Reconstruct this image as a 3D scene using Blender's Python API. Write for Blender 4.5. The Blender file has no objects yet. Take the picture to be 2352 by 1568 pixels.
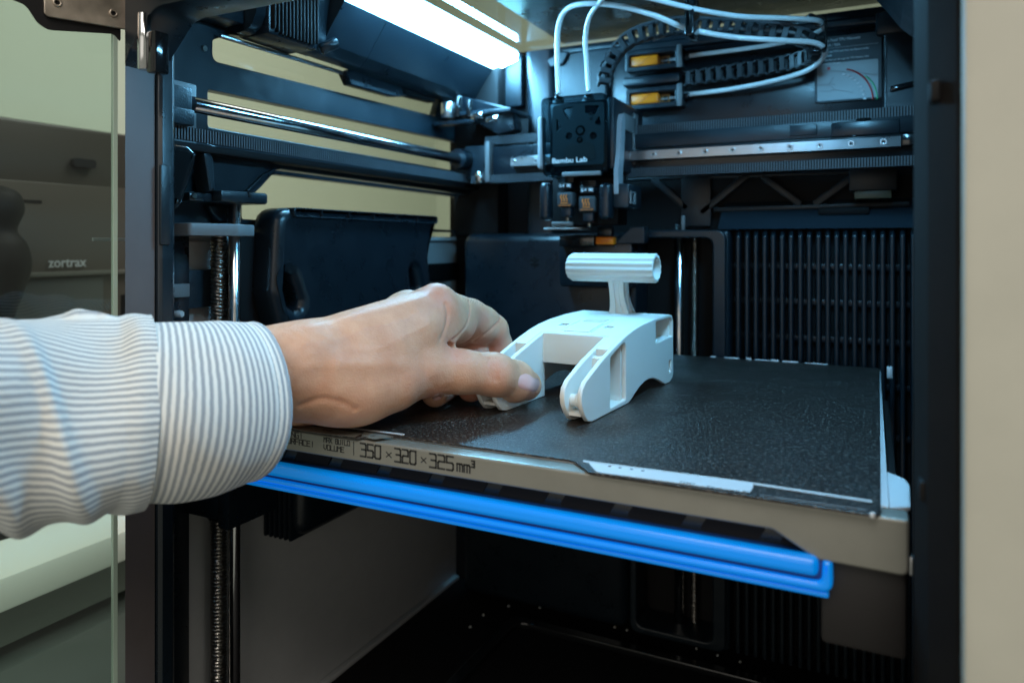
import bpy, bmesh, math, random
import numpy as np
from mathutils import Matrix, Vector
random.seed(7); np.random.seed(7)
sc = bpy.context.scene
col = sc.collection
MM = 0.001
# ---------------------------------------------------------------- camera
TH = math.radians(26.2); SN, CS = math.sin(TH), math.cos(TH); FP = 1683.0; CH = 92.5
cam_d = bpy.data.cameras.new('camera'); cam = bpy.data.objects.new('camera', cam_d); col.objects.link(cam)
cam.location = (0, 0, CH*MM); cam.rotation_euler = (math.radians(90), 0, TH)
cam_d.sensor_width = 36; cam_d.lens = FP/2352*36; cam_d.shift_y = -(784-560)/2352
cam_d.clip_start = 0.005; cam_d.clip_end = 60
cam_d.dof.use_dof = True; cam_d.dof.focus_distance = 0.405; cam_d.dof.aperture_fstop = 8.0
sc.camera = cam
# ---------------------------------------------------------------- world, lamps, exposure
w = bpy.data.worlds.new('World'); sc.world = w; w.use_nodes = True
bg = w.node_tree.nodes['Background']; bg.inputs[0].default_value = (0.86, 0.87, 0.74, 1); bg.inputs[1].default_value = 0.30
sc.view_settings.view_transform = 'Standard'; sc.view_settings.look = 'None'
sc.view_settings.exposure = 0; sc.view_settings.gamma = 1
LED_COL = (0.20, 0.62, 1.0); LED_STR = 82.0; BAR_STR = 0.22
def area(name, loc, target, size, power, color):
    l = bpy.data.lights.new(name, 'AREA'); l.shape = 'RECTANGLE'; l.size = size[0]; l.size_y = size[1]
    l.energy = power; l.color = color
    o = bpy.data.objects.new(name, l); col.objects.link(o); o.location = loc
    o.rotation_euler = (Vector(target)-Vector(loc)).to_track_quat('-Z', 'Y').to_euler()
    return o
area('room_ceiling_lamp', (0.25, -0.55, 1.1), (-0.25, 0.3, 0.0), (1.5, 0.7), 18, (1.0, 0.94, 0.86))
area('front_fill_light', (0.1, -1.35, 0.25), (-0.25, 0.4, -0.1), (1.6, 1.1), 4.2, (1.0, 0.93, 0.84))  # low soft fill added in front to brighten the lower chamber
area('rear_fill_light', (-0.55, 0.95, 0.935), (-0.75, 1.05, 0.0), (0.6, 1.2), 12, (1.0, 0.99, 0.92))  # added fill, out of view, brightens the room walls behind the side windows
# ---------------------------------------------------------------- helpers
def ray(u, v):
    dx = (u-1176)/FP; dz = (560-v)/FP
    return (-SN+dx*CS, CS+dx*SN, dz)
def at(u, v, x=None, y=None, z=None, t=None):
    X, Y, Z = ray(u, v)
    if x is not None: t = x/X
    elif y is not None: t = y/Y
    elif z is not None: t = (z-CH)/Z
    return Vector((X*t, Y*t, CH+Z*t))
def yz(x, pts): return [tuple(at(u, v, x=x))[1:] for u, v in pts]
def xz(y, pts): return [(at(u, v, y=y)[0], at(u, v, y=y)[2]) for u, v in pts]
def xy(z, pts): return [tuple(at(u, v, z=z))[:2] for u, v in pts]

def empty(name, label, cat, loc=(0, 0, 0), rotz=0, group=None):
    o = bpy.data.objects.new(name, None); col.objects.link(o)
    o.empty_display_size = 0.01
    o.location = Vector(loc)*MM; o.rotation_euler = (0, 0, rotz)
    o['label'] = label; o['category'] = cat
    if group: o['group'] = group
    return o
def tag(o, label=None, cat=None, group=None, kind=None):
    if label: o['label'] = label
    if cat: o['category'] = cat
    if group: o['group'] = group
    if kind: o['kind'] = kind
    return o
def link(name, me, m=None, parent=None, local=False, mat4=None):
    o = bpy.data.objects.new(name, me); col.objects.link(o)
    if m is not None and not me.materials: me.materials.append(m)
    if mat4 is not None: o.matrix_basis = mat4
    if parent is not None:
        o.parent = parent
        if not local and parent.parent is None:      # only thing roots carry a transform
            o.matrix_parent_inverse = Matrix.LocRotScale(parent.location, parent.rotation_euler, None).inverted()
    return o
def smooth_mesh(me, angle=35):
    me.polygons.foreach_set('use_smooth', [True]*len(me.polygons))
    try: me.set_sharp_from_angle(angle=math.radians(angle))
    except Exception: pass
    me.update(); return me
def from_bm(name, bm, angle=35, scale=MM):
    if scale != 1: bmesh.ops.scale(bm, vec=(scale,)*3, verts=bm.verts)
    me = bpy.data.meshes.new(name); bm.to_mesh(me); bm.free()
    return smooth_mesh(me, angle)
def pyd(name, vs, fs, angle=35):
    me = bpy.data.meshes.new(name); me.from_pydata([(a*MM, b*MM, c*MM) for a, b, c in vs], [], fs)
    me.update(); return smooth_mesh(me, angle)
def bm_box(bm, x0, x1, y0, y1, z0, z1, M=None):
    vs = [bm.verts.new((x, y, z)) for x in (x0, x1) for y in (y0, y1) for z in (z0, z1)]
    if M is not None:
        for v in vs: v.co = M @ v.co
    for f in ((0, 1, 3, 2), (4, 6, 7, 5), (0, 4, 5, 1), (2, 3, 7, 6), (0, 2, 6, 4), (1, 5, 7, 3)):
        bm.faces.new([vs[i] for i in f])
    return vs
def box(name, x0, x1, y0, y1, z0, z1, m, parent=None, bev=0.6, seg=2, M=None, local=False):
    bm = bmesh.new(); bm_box(bm, x0, x1, y0, y1, z0, z1)
    if bev > 0:
        bev = min(bev, 0.49*min(x1-x0, y1-y0, z1-z0))
        bmesh.ops.bevel(bm, geom=list(bm.edges), offset=bev, segments=seg, profile=0.5, affect='EDGES')
    if M is not None: bmesh.ops.transform(bm, matrix=M, verts=bm.verts)
    return link(name, from_bm(name, bm), m, parent, local)
def rp(pts, r, n=5):
    """round the corners of a polygon; r a number or list"""
    out = []; N = len(pts)
    for i in range(N):
        p = Vector(pts[i]); a = Vector(pts[i-1]); b = Vector(pts[(i+1) % N])
        rr = r[i] if isinstance(r, (list, tuple)) else r
        da = a-p; db = b-p
        if rr <= 0 or da.length < 1e-6 or db.length < 1e-6: out.append(tuple(p)); continue
        ang = da.angle(db)
        if ang > 3.1: out.append(tuple(p)); continue
        d = min(rr/math.tan(ang/2), da.length*.49, db.length*.49)
        q0 = p+da.normalized()*d; q1 = p+db.normalized()*d
        for k in range(n+1):
            t = k/n; out.append(tuple((1-t)**2*q0+2*t*(1-t)*p+t*t*q1))
    return out
def rrect(x0, x1, y0, y1, r, n=5): return rp([(x0, y0), (x1, y0), (x1, y1), (x0, y1)], r, n)
def circ(cx, cy, r, n=24): return [(cx+r*math.cos(2*math.pi*k/n), cy+r*math.sin(2*math.pi*k/n)) for k in range(n)]
def area2(p): return sum(p[i-1][0]*p[i][1]-p[i][0]*p[i-1][1] for i in range(len(p)))
def slab_mesh(name, outer, holes, axis, a0, a1, bev=0.4, res=1):
    a0, a1 = min(a0, a1), max(a0, a1)
    cu = bpy.data.curves.new(name, 'CURVE'); cu.dimensions = '2D'; cu.fill_mode = 'BOTH'
    bev = min(bev, (a1-a0)*.49)
    cu.extrude = (a1-a0)/2-bev; cu.bevel_depth = bev; cu.bevel_resolution = res; cu.offset = -bev
    for k, poly in enumerate([outer]+list(holes)):
        if (area2(poly) > 0) != (k == 0): poly = poly[::-1]
        s = cu.splines.new('POLY'); s.points.add(len(poly)-1); s.use_cyclic_u = True
        for i, p in enumerate(poly): s.points[i].co = (p[0], p[1], 0, 1)
    o = bpy.data.objects.new(name, cu)
    me = bpy.data.meshes.new_from_object(o)
    bpy.data.objects.remove(o); bpy.data.curves.remove(cu)
    mid = (a0+a1)/2
    if axis == 'z': M = Matrix.Translation((0, 0, mid))
    elif axis == 'y': M = Matrix(((1, 0, 0, 0), (0, 0, -1, mid), (0, 1, 0, 0), (0, 0, 0, 1)))
    else: M = Matrix(((0, 0, 1, mid), (1, 0, 0, 0), (0, 1, 0, 0), (0, 0, 0, 1)))
    me.transform(Matrix.Scale(MM, 4) @ M); me.name = name
    return smooth_mesh(me, 40)
def slab(name, outer, holes, axis, a0, a1, m, parent=None, bev=0.4, local=False, res=1):
    me = slab_mesh(name, outer, holes, axis, a0, a1, bev, res)
    me.materials.clear()
    return link(name, me, m, parent, local)
def catmull(P, n=8, closed=False):
    P = [Vector(p) for p in P]; out = []; N = len(P)
    for i in range(N-1):
        p0 = P[max(i-1, 0)]; p1 = P[i]; p2 = P[i+1]; p3 = P[min(i+2, N-1)]
        for k in range(n):
            t = k/n; out.append(0.5*((2*p1)+(p2-p0)*t+(2*p0-5*p1+4*p2-p3)*t*t+(3*p1-p0-3*p2+p3)*t**3))
    out.append(P[-1]); return out
def tube_mesh(name, path, r, seg=14, caps=True):
    path = [Vector(p) for p in path]; vs = []; fs = []
    up = Vector((0, 0, 1)); T0 = (path[1]-path[0]).normalized()
    if abs(T0.dot(up)) > .95: up = Vector((0, 1, 0))
    nrm = (up-T0*up.dot(T0)).normalized()
    N = len(path)
    for i, p in enumerate(path):
        T = (path[min(i+1, N-1)]-path[max(i-1, 0)]).normalized()
        nrm = (nrm-T*nrm.dot(T)).normalized(); b = T.cross(nrm)
        rr = r[i] if isinstance(r, (list, tuple)) else r
        for k in range(seg):
            a = 2*math.pi*k/seg; vs.append(tuple(p+(nrm*math.cos(a)+b*math.sin(a))*rr))
    for i in range(N-1):
        for k in range(seg):
            a = i*seg+k; b_ = i*seg+(k+1) % seg
            fs.append((a, b_, b_+seg, a+seg))
    if caps: fs.append(tuple(range(seg))[::-1]); fs.append(tuple((N-1)*seg+k for k in range(seg)))
    return pyd(name, vs, fs, 50)
def tube(name, path, r, m, parent=None, seg=14, local=False):
    return link(name, tube_mesh(name, path, r, seg), m, parent, local)
def cyl(name, p0, p1, r, m, parent=None, seg=28, local=False, cham=0.3):
    p0 = Vector(p0); p1 = Vector(p1); d = (p1-p0).normalized(); c = min(cham, r*.5, (p1-p0).length*.3)
    return link(name, tube_mesh(name, [p0, p0+d*c*.01, p0+d*c, p1-d*c, p1-d*c*.01, p1], [r-c, r-c, r, r, r-c, r-c], seg), m, parent, local)
def loft(name, rings, m, parent=None, closed=True, caps=True, angle=45, local=False):
    n = len(rings[0]); vs = [tuple(p) for R in rings for p in R]; fs = []
    for i in range(len(rings)-1):
        for k in range(n if closed else n-1):
            a = i*n+k; b = i*n+(k+1) % n; fs.append((a, b, b+n, a+n))
    if caps and closed:
        fs.append(tuple(range(n))[::-1]); fs.append(tuple((len(rings)-1)*n+k for k in range(n)))
    return link(name, pyd(name, vs, fs, angle), m, parent, local)
def text(name, s, size, M, m, parent=None, ext=0.05, local=False, align='LEFT', sx=1.0):
    cu = bpy.data.curves.new(name, 'FONT'); cu.body = s; cu.size = size; cu.extrude = ext; cu.align_x = align; cu.offset = .014*size
    o = bpy.data.objects.new(name, cu); me = bpy.data.meshes.new_from_object(o)
    bpy.data.objects.remove(o); bpy.data.curves.remove(cu)
    me.transform(Matrix.Scale(MM, 4) @ M @ Matrix.Diagonal((sx, 1, 1, 1))); me.materials.clear()
    return link(name, me, m, parent, local)
def frame(o, ex, ey):
    ex = Vector(ex).normalized(); ey = Vector(ey).normalized(); ez = ex.cross(ey).normalized()
    M = Matrix.Identity(4)
    for i in range(3): M[i][0] = ex[i]; M[i][1] = ey[i]; M[i][2] = ez[i]; M[i][3] = o[i]
    return M
G = {  # square stroke font on a 4 x 6 grid
 '0': [[(0,.6),(.6,0),(3.4,0),(4,.6),(4,6),(.6,6),(0,5.4),(0,.6)]], '2': [[(0,6),(3.4,6),(4,5.4),(4,3.2),(.6,3.2),(0,2.6),(0,0),(4,0)]],
 '3': [[(0,6),(3.4,6),(4,5.4),(4,0),(0,0)],[(.9,3.2),(4,3.2)]], '5': [[(4,6),(0,6),(0,3.2),(3.4,3.2),(4,2.6),(4,.6),(3.4,0),(0,0)]],
 'x': [[(.4,1),(3.4,4.2)],[(.4,4.2),(3.4,1)]], 'm': [[(0,0),(0,3.6),(3.4,3.6),(4,3),(4,0)],[(2,0),(2,3.6)]], '^': [[(0,6),(2,6),(2,3),(0,3)],[(.5,4.5),(2,4.5)]],
 'M': [[(0,0),(0,6),(2,4),(4,6),(4,0)]], 'A': [[(0,0),(0,6),(4,6),(4,0)],[(0,2.6),(4,2.6)]], 'X': [[(0,0),(4,6)],[(0,6),(4,0)]],
 'B': [[(0,0),(0,6),(3.6,6),(3.6,3.2),(4,2.8),(4,0),(0,0)],[(0,3.2),(3.6,3.2)]], 'U': [[(0,6),(0,0),(4,0),(4,6)]], 'I': [[(2,0),(2,6)]],
 'L': [[(0,6),(0,0),(4,0)]], 'D': [[(0,0),(0,6),(3.2,6),(4,5.2),(4,0),(0,0)]], 'V': [[(0,6),(0,2),(2,0),(4,2),(4,6)]], 'O': [[(0,0),(4,0),(4,6),(0,6),(0,0)]],
 'E': [[(4,6),(0,6),(0,0),(4,0)],[(0,3.2),(3.4,3.2)]], 'W': [[(0,6),(0,0),(2,2),(4,0),(4,6)]], 'R': [[(0,0),(0,6),(4,6),(4,3),(0,3)],[(2,3),(4,0)]],
 'N': [[(0,0),(0,6),(4,0),(4,6)]], 'G': [[(4,6),(0,6),(0,0),(4,0),(4,3),(2.4,3)]], '!': [[(2,6),(2,2)],[(2,.6),(2,0)]], 'H': [[(0,0),(0,6)],[(4,0),(4,6)],[(0,3),(4,3)]],
 'T': [[(0,6),(4,6)],[(2,6),(2,0)]], 'S': [[(4,6),(0,6),(0,3.2),(4,3.2),(4,0),(0,0)]], 'F': [[(4,6),(0,6),(0,0)],[(0,3.2),(3.4,3.2)]], 'C': [[(4,6),(0,6),(0,0),(4,0)]],
 '|': [[(2,-.5),(2,6.5)]], ' ': []}
def strokes(name, s, x0, x1, z0, z1, y, m, parent, wd=0.75, th=0.12):
    bm = bmesh.new(); n = len(s); adv = (x1-x0)/(n-0.25); sx = adv*.75/4; sz = (z1-z0)/6
    for i, ch in enumerate(s):
        for pl in G[ch]:
            for a, b in zip(pl[:-1], pl[1:]):
                pa = Vector((x0+i*adv+a[0]*sx, 0, z0+a[1]*sz)); pb = Vector((x0+i*adv+b[0]*sx, 0, z0+b[1]*sz))
                d = pb-pa; L = d.length
                if L < 1e-6: continue
                ang = math.atan2(d.z, d.x)
                M = Matrix.Translation((pa+pb)/2+Vector((0, y, 0))) @ Matrix.Rotation(-ang, 4, 'Y')
                bm_box(bm, -L/2-wd*.4, L/2+wd*.4, -th, th, -wd/2, wd/2, M)
    return link(name, from_bm(name, bm), m, parent)
# ---------------------------------------------------------------- materials
def mat(name, c, rough=0.5, metal=0.0, bump=None, var=0.0, vscale=60, rvar=0.0, emit=None, sss=0.0, sssr=None, coat=0.0, spec=None, aniso=None):
    m = bpy.data.materials.new(name); m.use_nodes = True; nt = m.node_tree; N = nt.nodes; L = nt.links
    b = N['Principled BSDF']; b.inputs['Base Color'].default_value = (*c, 1)
    b.inputs['Roughness'].default_value = rough; b.inputs['Metallic'].default_value = metal
    if coat: b.inputs['Coat Weight'].default_value = coat; b.inputs['Coat Roughness'].default_value = 0.05
    if spec is not None: b.inputs['Specular IOR Level'].default_value = spec
    tc = N.new('ShaderNodeTexCoord')
    if var > 0 or rvar > 0:
        nz = N.new('ShaderNodeTexNoise'); nz.inputs['Scale'].default_value = vscale; nz.inputs['Detail'].default_value = 6
        nz.inputs['Roughness'].default_value = 0.65
        L.new(tc.outputs['Object'], nz.inputs['Vector'])
        if var > 0:
            mr = N.new('ShaderNodeMapRange'); mr.inputs['From Min'].default_value = .3; mr.inputs['From Max'].default_value = .7
            mr.inputs['To Min'].default_value = 1-var; mr.inputs['To Max'].default_value = 1+var
            L.new(nz.outputs[0], mr.inputs[0])
            mx = N.new('ShaderNodeVectorMath'); mx.operation = 'SCALE'; mx.inputs[0].default_value = c
            L.new(mr.outputs[0], mx.inputs['Scale']); L.new(mx.outputs[0], b.inputs['Base Color'])
        if rvar > 0:
            mr = N.new('ShaderNodeMapRange'); mr.inputs['From Min'].default_value = .3; mr.inputs['From Max'].default_value = .7
            mr.inputs['To Min'].default_value = max(rough-rvar, .02); mr.inputs['To Max'].default_value = rough+rvar
            L.new(nz.outputs[0], mr.inputs[0]); L.new(mr.outputs[0], b.inputs['Roughness'])
    if bump:
        last = None
        for sc_, st, dist in (bump if isinstance(bump, list) else [bump]):
            nb = N.new('ShaderNodeTexNoise'); nb.inputs['Scale'].default_value = sc_; nb.inputs['Detail'].default_value = 3
            L.new(tc.outputs['Object'], nb.inputs['Vector'])
            bu = N.new('ShaderNodeBump'); bu.inputs['Strength'].default_value = st; bu.inputs['Distance'].default_value = dist*MM
            L.new(nb.outputs[0], bu.inputs['Height'])
            if last: L.new(last.outputs[0], bu.inputs['Normal'])
            last = bu
        L.new(last.outputs[0], b.inputs['Normal'])
    if emit: b.inputs['Emission Color'].default_value = (*emit[0], 1); b.inputs['Emission Strength'].default_value = emit[1]
    if sss: 
        b.inputs['Subsurface Weight'].default_value = sss; b.inputs['Subsurface Scale'].default_value = 0.004
        b.inputs['Subsurface Radius'].default_value = sssr or (1, .4, .2)
    return m
BLK = mat('black_textured_plastic', (0.008, 0.015, 0.021), 0.33, bump=(1500, .45, .25), var=.15, rvar=.06)
BLKF = mat('black_fine_plastic', (0.006, 0.011, 0.016), 0.30, bump=(2600, .10, .06), var=.12, rvar=.06)
BLKM = mat('black_matt_plastic', (0.006, 0.0055, 0.006), 0.65, spec=.22, bump=(1500, .3, .1), var=.1)
BLKG = mat('black_gloss_plastic', (0.008, 0.009, 0.010), 0.12, rvar=.05, coat=.3)
RUB = mat('black_rubber', (0.07, 0.08, 0.09), 0.42, var=.15, bump=(900, .3, .1))
CAST = mat('black_cast_metal', (0.016, 0.027, 0.036), 0.34, metal=.2, bump=(1100, .7, .35), var=.2, rvar=.08)
GREYF = mat('grey_powder_coat', (0.105, 0.088, 0.086), 0.5, bump=(3000, .2, .05), var=.06)
GREYL = mat('light_grey_panel', (0.47, 0.47, 0.47), 0.55, bump=(2200, .15, .05), var=.04)
GREYM = mat('mid_grey_plastic', (0.17, 0.175, 0.18), 0.42, bump=(2200, .2, .06), var=.05)
CREAM = mat('cream_front_paint', (0.44, 0.43, 0.37), 0.55, bump=[(1800, .25, .1), (40, .2, .3)], var=.05, vscale=25)
BEIGE = mat('beige_bed_panel', (0.26, 0.255, 0.225), 0.33, metal=.4, bump=(2500, .15, .05), var=.05, rvar=.05)
STEEL = mat('polished_steel', (0.62, 0.62, 0.63), 0.16, 1.0, var=.06, rvar=.06)
STEELB = mat('brushed_steel', (0.58, 0.59, 0.61), 0.3, 1.0, var=.04, vscale=60, rvar=.04)
HINGE = mat('worn_hinge_steel', (0.42, 0.36, 0.30), 0.42, 1.0, var=.18, vscale=70, rvar=.1, bump=(120, .3, .4))
SCREWM = mat('dark_threaded_steel', (0.33, 0.31, 0.28), 0.28, 1.0, var=.2, vscale=400)
WHITEM = mat('pale_cast_aluminium', (0.72, 0.74, 0.76), 0.4, .3, bump=(2000, .2, .05))
ORANGE = mat('orange_plastic', (1.0, 0.24, 0.006), 0.35, var=.08, emit=None, sss=.1)
PTFE = mat('translucent_white_tube', (0.86, 0.88, 0.88), 0.14, coat=.5, sss=.5, sssr=(1, 1, 1), var=.03)
INK = mat('black_print', (0.02, 0.02, 0.02), 0.5)
WINK = mat('white_print', (0.75, 0.78, 0.8), 0.5)
GINK = mat('grey_print', (0.36, 0.38, 0.40), 0.5)
OINK = mat('orange_print', (0.75, 0.19, 0.03), 0.5)
RINK = mat('red_print', (0.55, 0.02, 0.02), 0.5)
GRINK = mat('green_print', (0.05, 0.55, 0.22), 0.5)
LABELG = mat('dark_label_film', (0.03, 0.042, 0.052), 0.45)
PICTG = mat('grey_picture_print', (0.34, 0.38, 0.40), 0.35)
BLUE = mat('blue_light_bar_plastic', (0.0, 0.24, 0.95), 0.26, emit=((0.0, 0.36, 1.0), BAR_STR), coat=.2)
LEDM = mat('led_diffuser', (0.9, 0.95, 1), 0.4, emit=(LED_COL, LED_STR))
NAIL = mat('fingernail', (0.80, 0.47, 0.44), 0.2, sss=.2, coat=.35, var=.04)
NAILW = mat('nail_free_edge', (0.78, 0.66, 0.56), 0.3, sss=.2)
WALLP = mat('cream_room_wall', (0.52, 0.57, 0.48), 0.8, var=.02, vscale=2)
TABLEW = mat('white_table_top', (0.75, 0.76, 0.70), 0.4)
TABLED = mat('dark_table_leg', (0.09, 0.09, 0.085), 0.6)
BGP = mat('dark_brown_machine', (0.03, 0.025, 0.021), 0.35)
BGP2 = mat('mid_brown_machine', (0.06, 0.052, 0.045), 0.35)
CHIP = mat('smoky_trim', (0.06, 0.065, 0.065), 0.3)
def glass(name, tint, refl_rough=0.0, ior=1.5):
    m = bpy.data.materials.new(name); m.use_nodes = True; nt = m.node_tree; N = nt.nodes; L = nt.links
    N.remove(N['Principled BSDF']); out = N['Material Output']
    tr = N.new('ShaderNodeBsdfTransparent'); tr.inputs[0].default_value = (*tint, 1)
    gl = N.new('ShaderNodeBsdfGlossy'); gl.inputs['Roughness'].default_value = refl_rough
    fr = N.new('ShaderNodeFresnel'); fr.inputs[0].default_value = ior
    mx = N.new('ShaderNodeMixShader'); ge = N.new('ShaderNodeNewGeometry'); iv = N.new('ShaderNodeMath'); iv.operation = 'SUBTRACT'; iv.inputs[0].default_value = 1; L.new(ge.outputs['Backfacing'], iv.inputs[1])
    ml = N.new('ShaderNodeMath'); ml.operation = 'MULTIPLY'; L.new(fr.outputs[0], ml.inputs[0]); L.new(iv.outputs[0], ml.inputs[1])
    L.new(ml.outputs[0], mx.inputs[0]); L.new(tr.outputs[0], mx.inputs[1]); L.new(gl.outputs[0], mx.inputs[2])
    L.new(mx.outputs[0], out.inputs[0]); return m
GLS = glass('side_glass', (0.95, 0.97, 0.93)); GLT = glass('lid_glass', (0.93, 0.96, 0.93), ior=1.42)
GLD = glass('door_glass', (0.88, 0.95, 0.93), ior=1.5); SMOKE = glass('smoked_cover', (0.38, 0.47, 0.50), 0.03, ior=1.8)
GREDGE = mat('green_glass_edge', (0.30, 0.38, 0.32), 0.3)
# plate: textured black spring steel with tiny glints painted in as paler grains
def plate_mat():
    m = mat('textured_build_plate', (0.022, 0.016, 0.013), 0.46); nt = m.node_tree; N = nt.nodes; L = nt.links; b = N['Principled BSDF']
    tc = N.new('ShaderNodeTexCoord')
    v = N.new('ShaderNodeTexVoronoi'); v.inputs['Scale'].default_value = 1250; L.new(tc.outputs['Object'], v.inputs['Vector'])
    n = N.new('ShaderNodeTexNoise'); n.inputs['Scale'].default_value = 1300; n.inputs['Detail'].default_value = 5; L.new(tc.outputs['Object'], n.inputs['Vector'])
    ad = N.new('ShaderNodeMath'); ad.operation = 'ADD'; L.new(v.outputs['Distance'], ad.inputs[0]); L.new(n.outputs[0], ad.inputs[1])
    bu = N.new('ShaderNodeBump'); bu.inputs['Strength'].default_value = .5; bu.inputs['Distance'].default_value = .25*MM
    L.new(ad.outputs[0], bu.inputs['Height']); L.new(bu.outputs[0], b.inputs['Normal'])
    w2 = N.new('ShaderNodeTexNoise'); w2.inputs['Scale'].default_value = 35; w2.inputs['Detail'].default_value = 5; L.new(tc.outputs['Object'], w2.inputs['Vector'])
    mr = N.new('ShaderNodeMapRange'); mr.inputs['From Min'].default_value = .35; mr.inputs['From Max'].default_value = .65
    mr.inputs['To Min'].default_value = .30; mr.inputs['To Max'].default_value = .40; L.new(w2.outputs[0], mr.inputs[0]); L.new(mr.outputs[0], b.inputs['Roughness'])
    # dust specks
    v2 = N.new('ShaderNodeTexVoronoi'); v2.inputs['Scale'].default_value = 130; L.new(tc.outputs['Object'], v2.inputs['Vector'])
    lt = N.new('ShaderNodeMath'); lt.operation = 'LESS_THAN'; lt.inputs[1].default_value = 0.035; L.new(v2.outputs['Distance'], lt.inputs[0])
    mx = N.new('ShaderNodeMix'); mx.data_type = 'RGBA'; mx.inputs[6].default_value = (0.020, 0.015, 0.012, 1); mx.inputs[7].default_value = (.35, .35, .33, 1)
    g = N.new('ShaderNodeTexNoise'); g.inputs['Scale'].default_value = 620; g.inputs['Detail'].default_value = 3; L.new(tc.outputs['Object'], g.inputs['Vector'])
    cr = N.new('ShaderNodeValToRGB'); e = cr.color_ramp.elements
    e[0].position = .42; e[0].color = (.011, .008, .007, 1); e[1].position = .70; e[1].color = (.15, .135, .12, 1)
    k = e.new(.56); k.color = (.024, .019, .016, 1); L.new(g.outputs[0], cr.inputs[0]); L.new(cr.outputs[0], mx.inputs[6])
    L.new(lt.outputs[0], mx.inputs[0]); L.new(mx.outputs[2], b.inputs['Base Color'])
    return m
PLATE = plate_mat()
def print_mat():  # printed white plastic with layer lines
    m = mat('white_printed_plastic', (0.75, 0.75, 0.71), 0.58, sss=.25, sssr=(1, .9, .7)); nt = m.node_tree; N = nt.nodes; L = nt.links; b = N['Principled BSDF']
    b.inputs['Subsurface Scale'].default_value = 0.0015
    tc = N.new('ShaderNodeTexCoord'); wv = N.new('ShaderNodeTexWave'); wv.wave_type = 'BANDS'; wv.bands_direction = 'Z'
    wv.inputs['Scale'].default_value = 800; wv.inputs['Distortion'].default_value = .4; L.new(tc.outputs['Object'], wv.inputs['Vector'])
    bu = N.new('ShaderNodeBump'); bu.inputs['Strength'].default_value = .35; bu.inputs['Distance'].default_value = .12*MM
    L.new(wv.outputs['Fac'], bu.inputs['Height'])
    nz = N.new('ShaderNodeTexNoise'); nz.inputs['Scale'].default_value = 90; nz.inputs['Detail'].default_value = 4; L.new(tc.outputs['Object'], nz.inputs['Vector'])
    b2 = N.new('ShaderNodeBump'); b2.inputs['Strength'].default_value = .25; b2.inputs['Distance'].default_value = .15*MM
    L.new(nz.outputs[0], b2.inputs['Height']); L.new(bu.outputs[0], b2.inputs['Normal']); L.new(b2.outputs[0], b.inputs['Normal'])
    return m
WHT = print_mat()
def skin_mat():
    m = mat('skin', (0.60, 0.34, 0.245), 0.50, spec=.3, sss=.22, sssr=(1, .35, .18)); nt = m.node_tree; N = nt.nodes; L = nt.links; b = N['Principled BSDF']
    tc = N.new('ShaderNodeTexCoord')
    vc = N.new('ShaderNodeAttribute'); vc.attribute_name = 'red'
    nz = N.new('ShaderNodeTexNoise'); nz.inputs['Scale'].default_value = 70; nz.inputs['Detail'].default_value = 6; nz.inputs['Roughness'].default_value = .6; L.new(tc.outputs['Object'], nz.inputs['Vector'])
    cr = N.new('ShaderNodeValToRGB'); cr.color_ramp.elements[0].position = .3; cr.color_ramp.elements[0].color = (0.56, 0.285, 0.175, 1)
    cr.color_ramp.elements[1].position = .7; cr.color_ramp.elements[1].color = (0.68, 0.385, 0.25, 1); L.new(nz.outputs[0], cr.inputs[0])
    mx = N.new('ShaderNodeMix'); mx.data_type = 'RGBA'; mx.inputs[7].default_value = (0.58, 0.19, 0.14, 1)
    L.new(vc.outputs['Fac'], mx.inputs[0]); L.new(cr.outputs[0], mx.inputs[6]); L.new(mx.outputs[2], b.inputs['Base Color'])
    last = None
    for kind, s, st, d in (('v', 1100, .7, .16), ('n', 240, .5, .4), ('n', 1800, .5, .10)):
        t = N.new('ShaderNodeTexVoronoi' if kind == 'v' else 'ShaderNodeTexNoise'); t.inputs['Scale'].default_value = s
        if kind == 'n': t.inputs['Detail'].default_value = 4
        L.new(tc.outputs['Object'], t.inputs['Vector']); bu = N.new('ShaderNodeBump'); bu.inputs['Strength'].default_value = st; bu.inputs['Distance'].default_value = d*MM
        L.new(t.outputs[0], bu.inputs['Height'])
        if last: L.new(last.outputs[0], bu.inputs['Normal'])
        last = bu
    L.new(last.outputs[0], b.inputs['Normal']); return m
SKIN = skin_mat()
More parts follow.
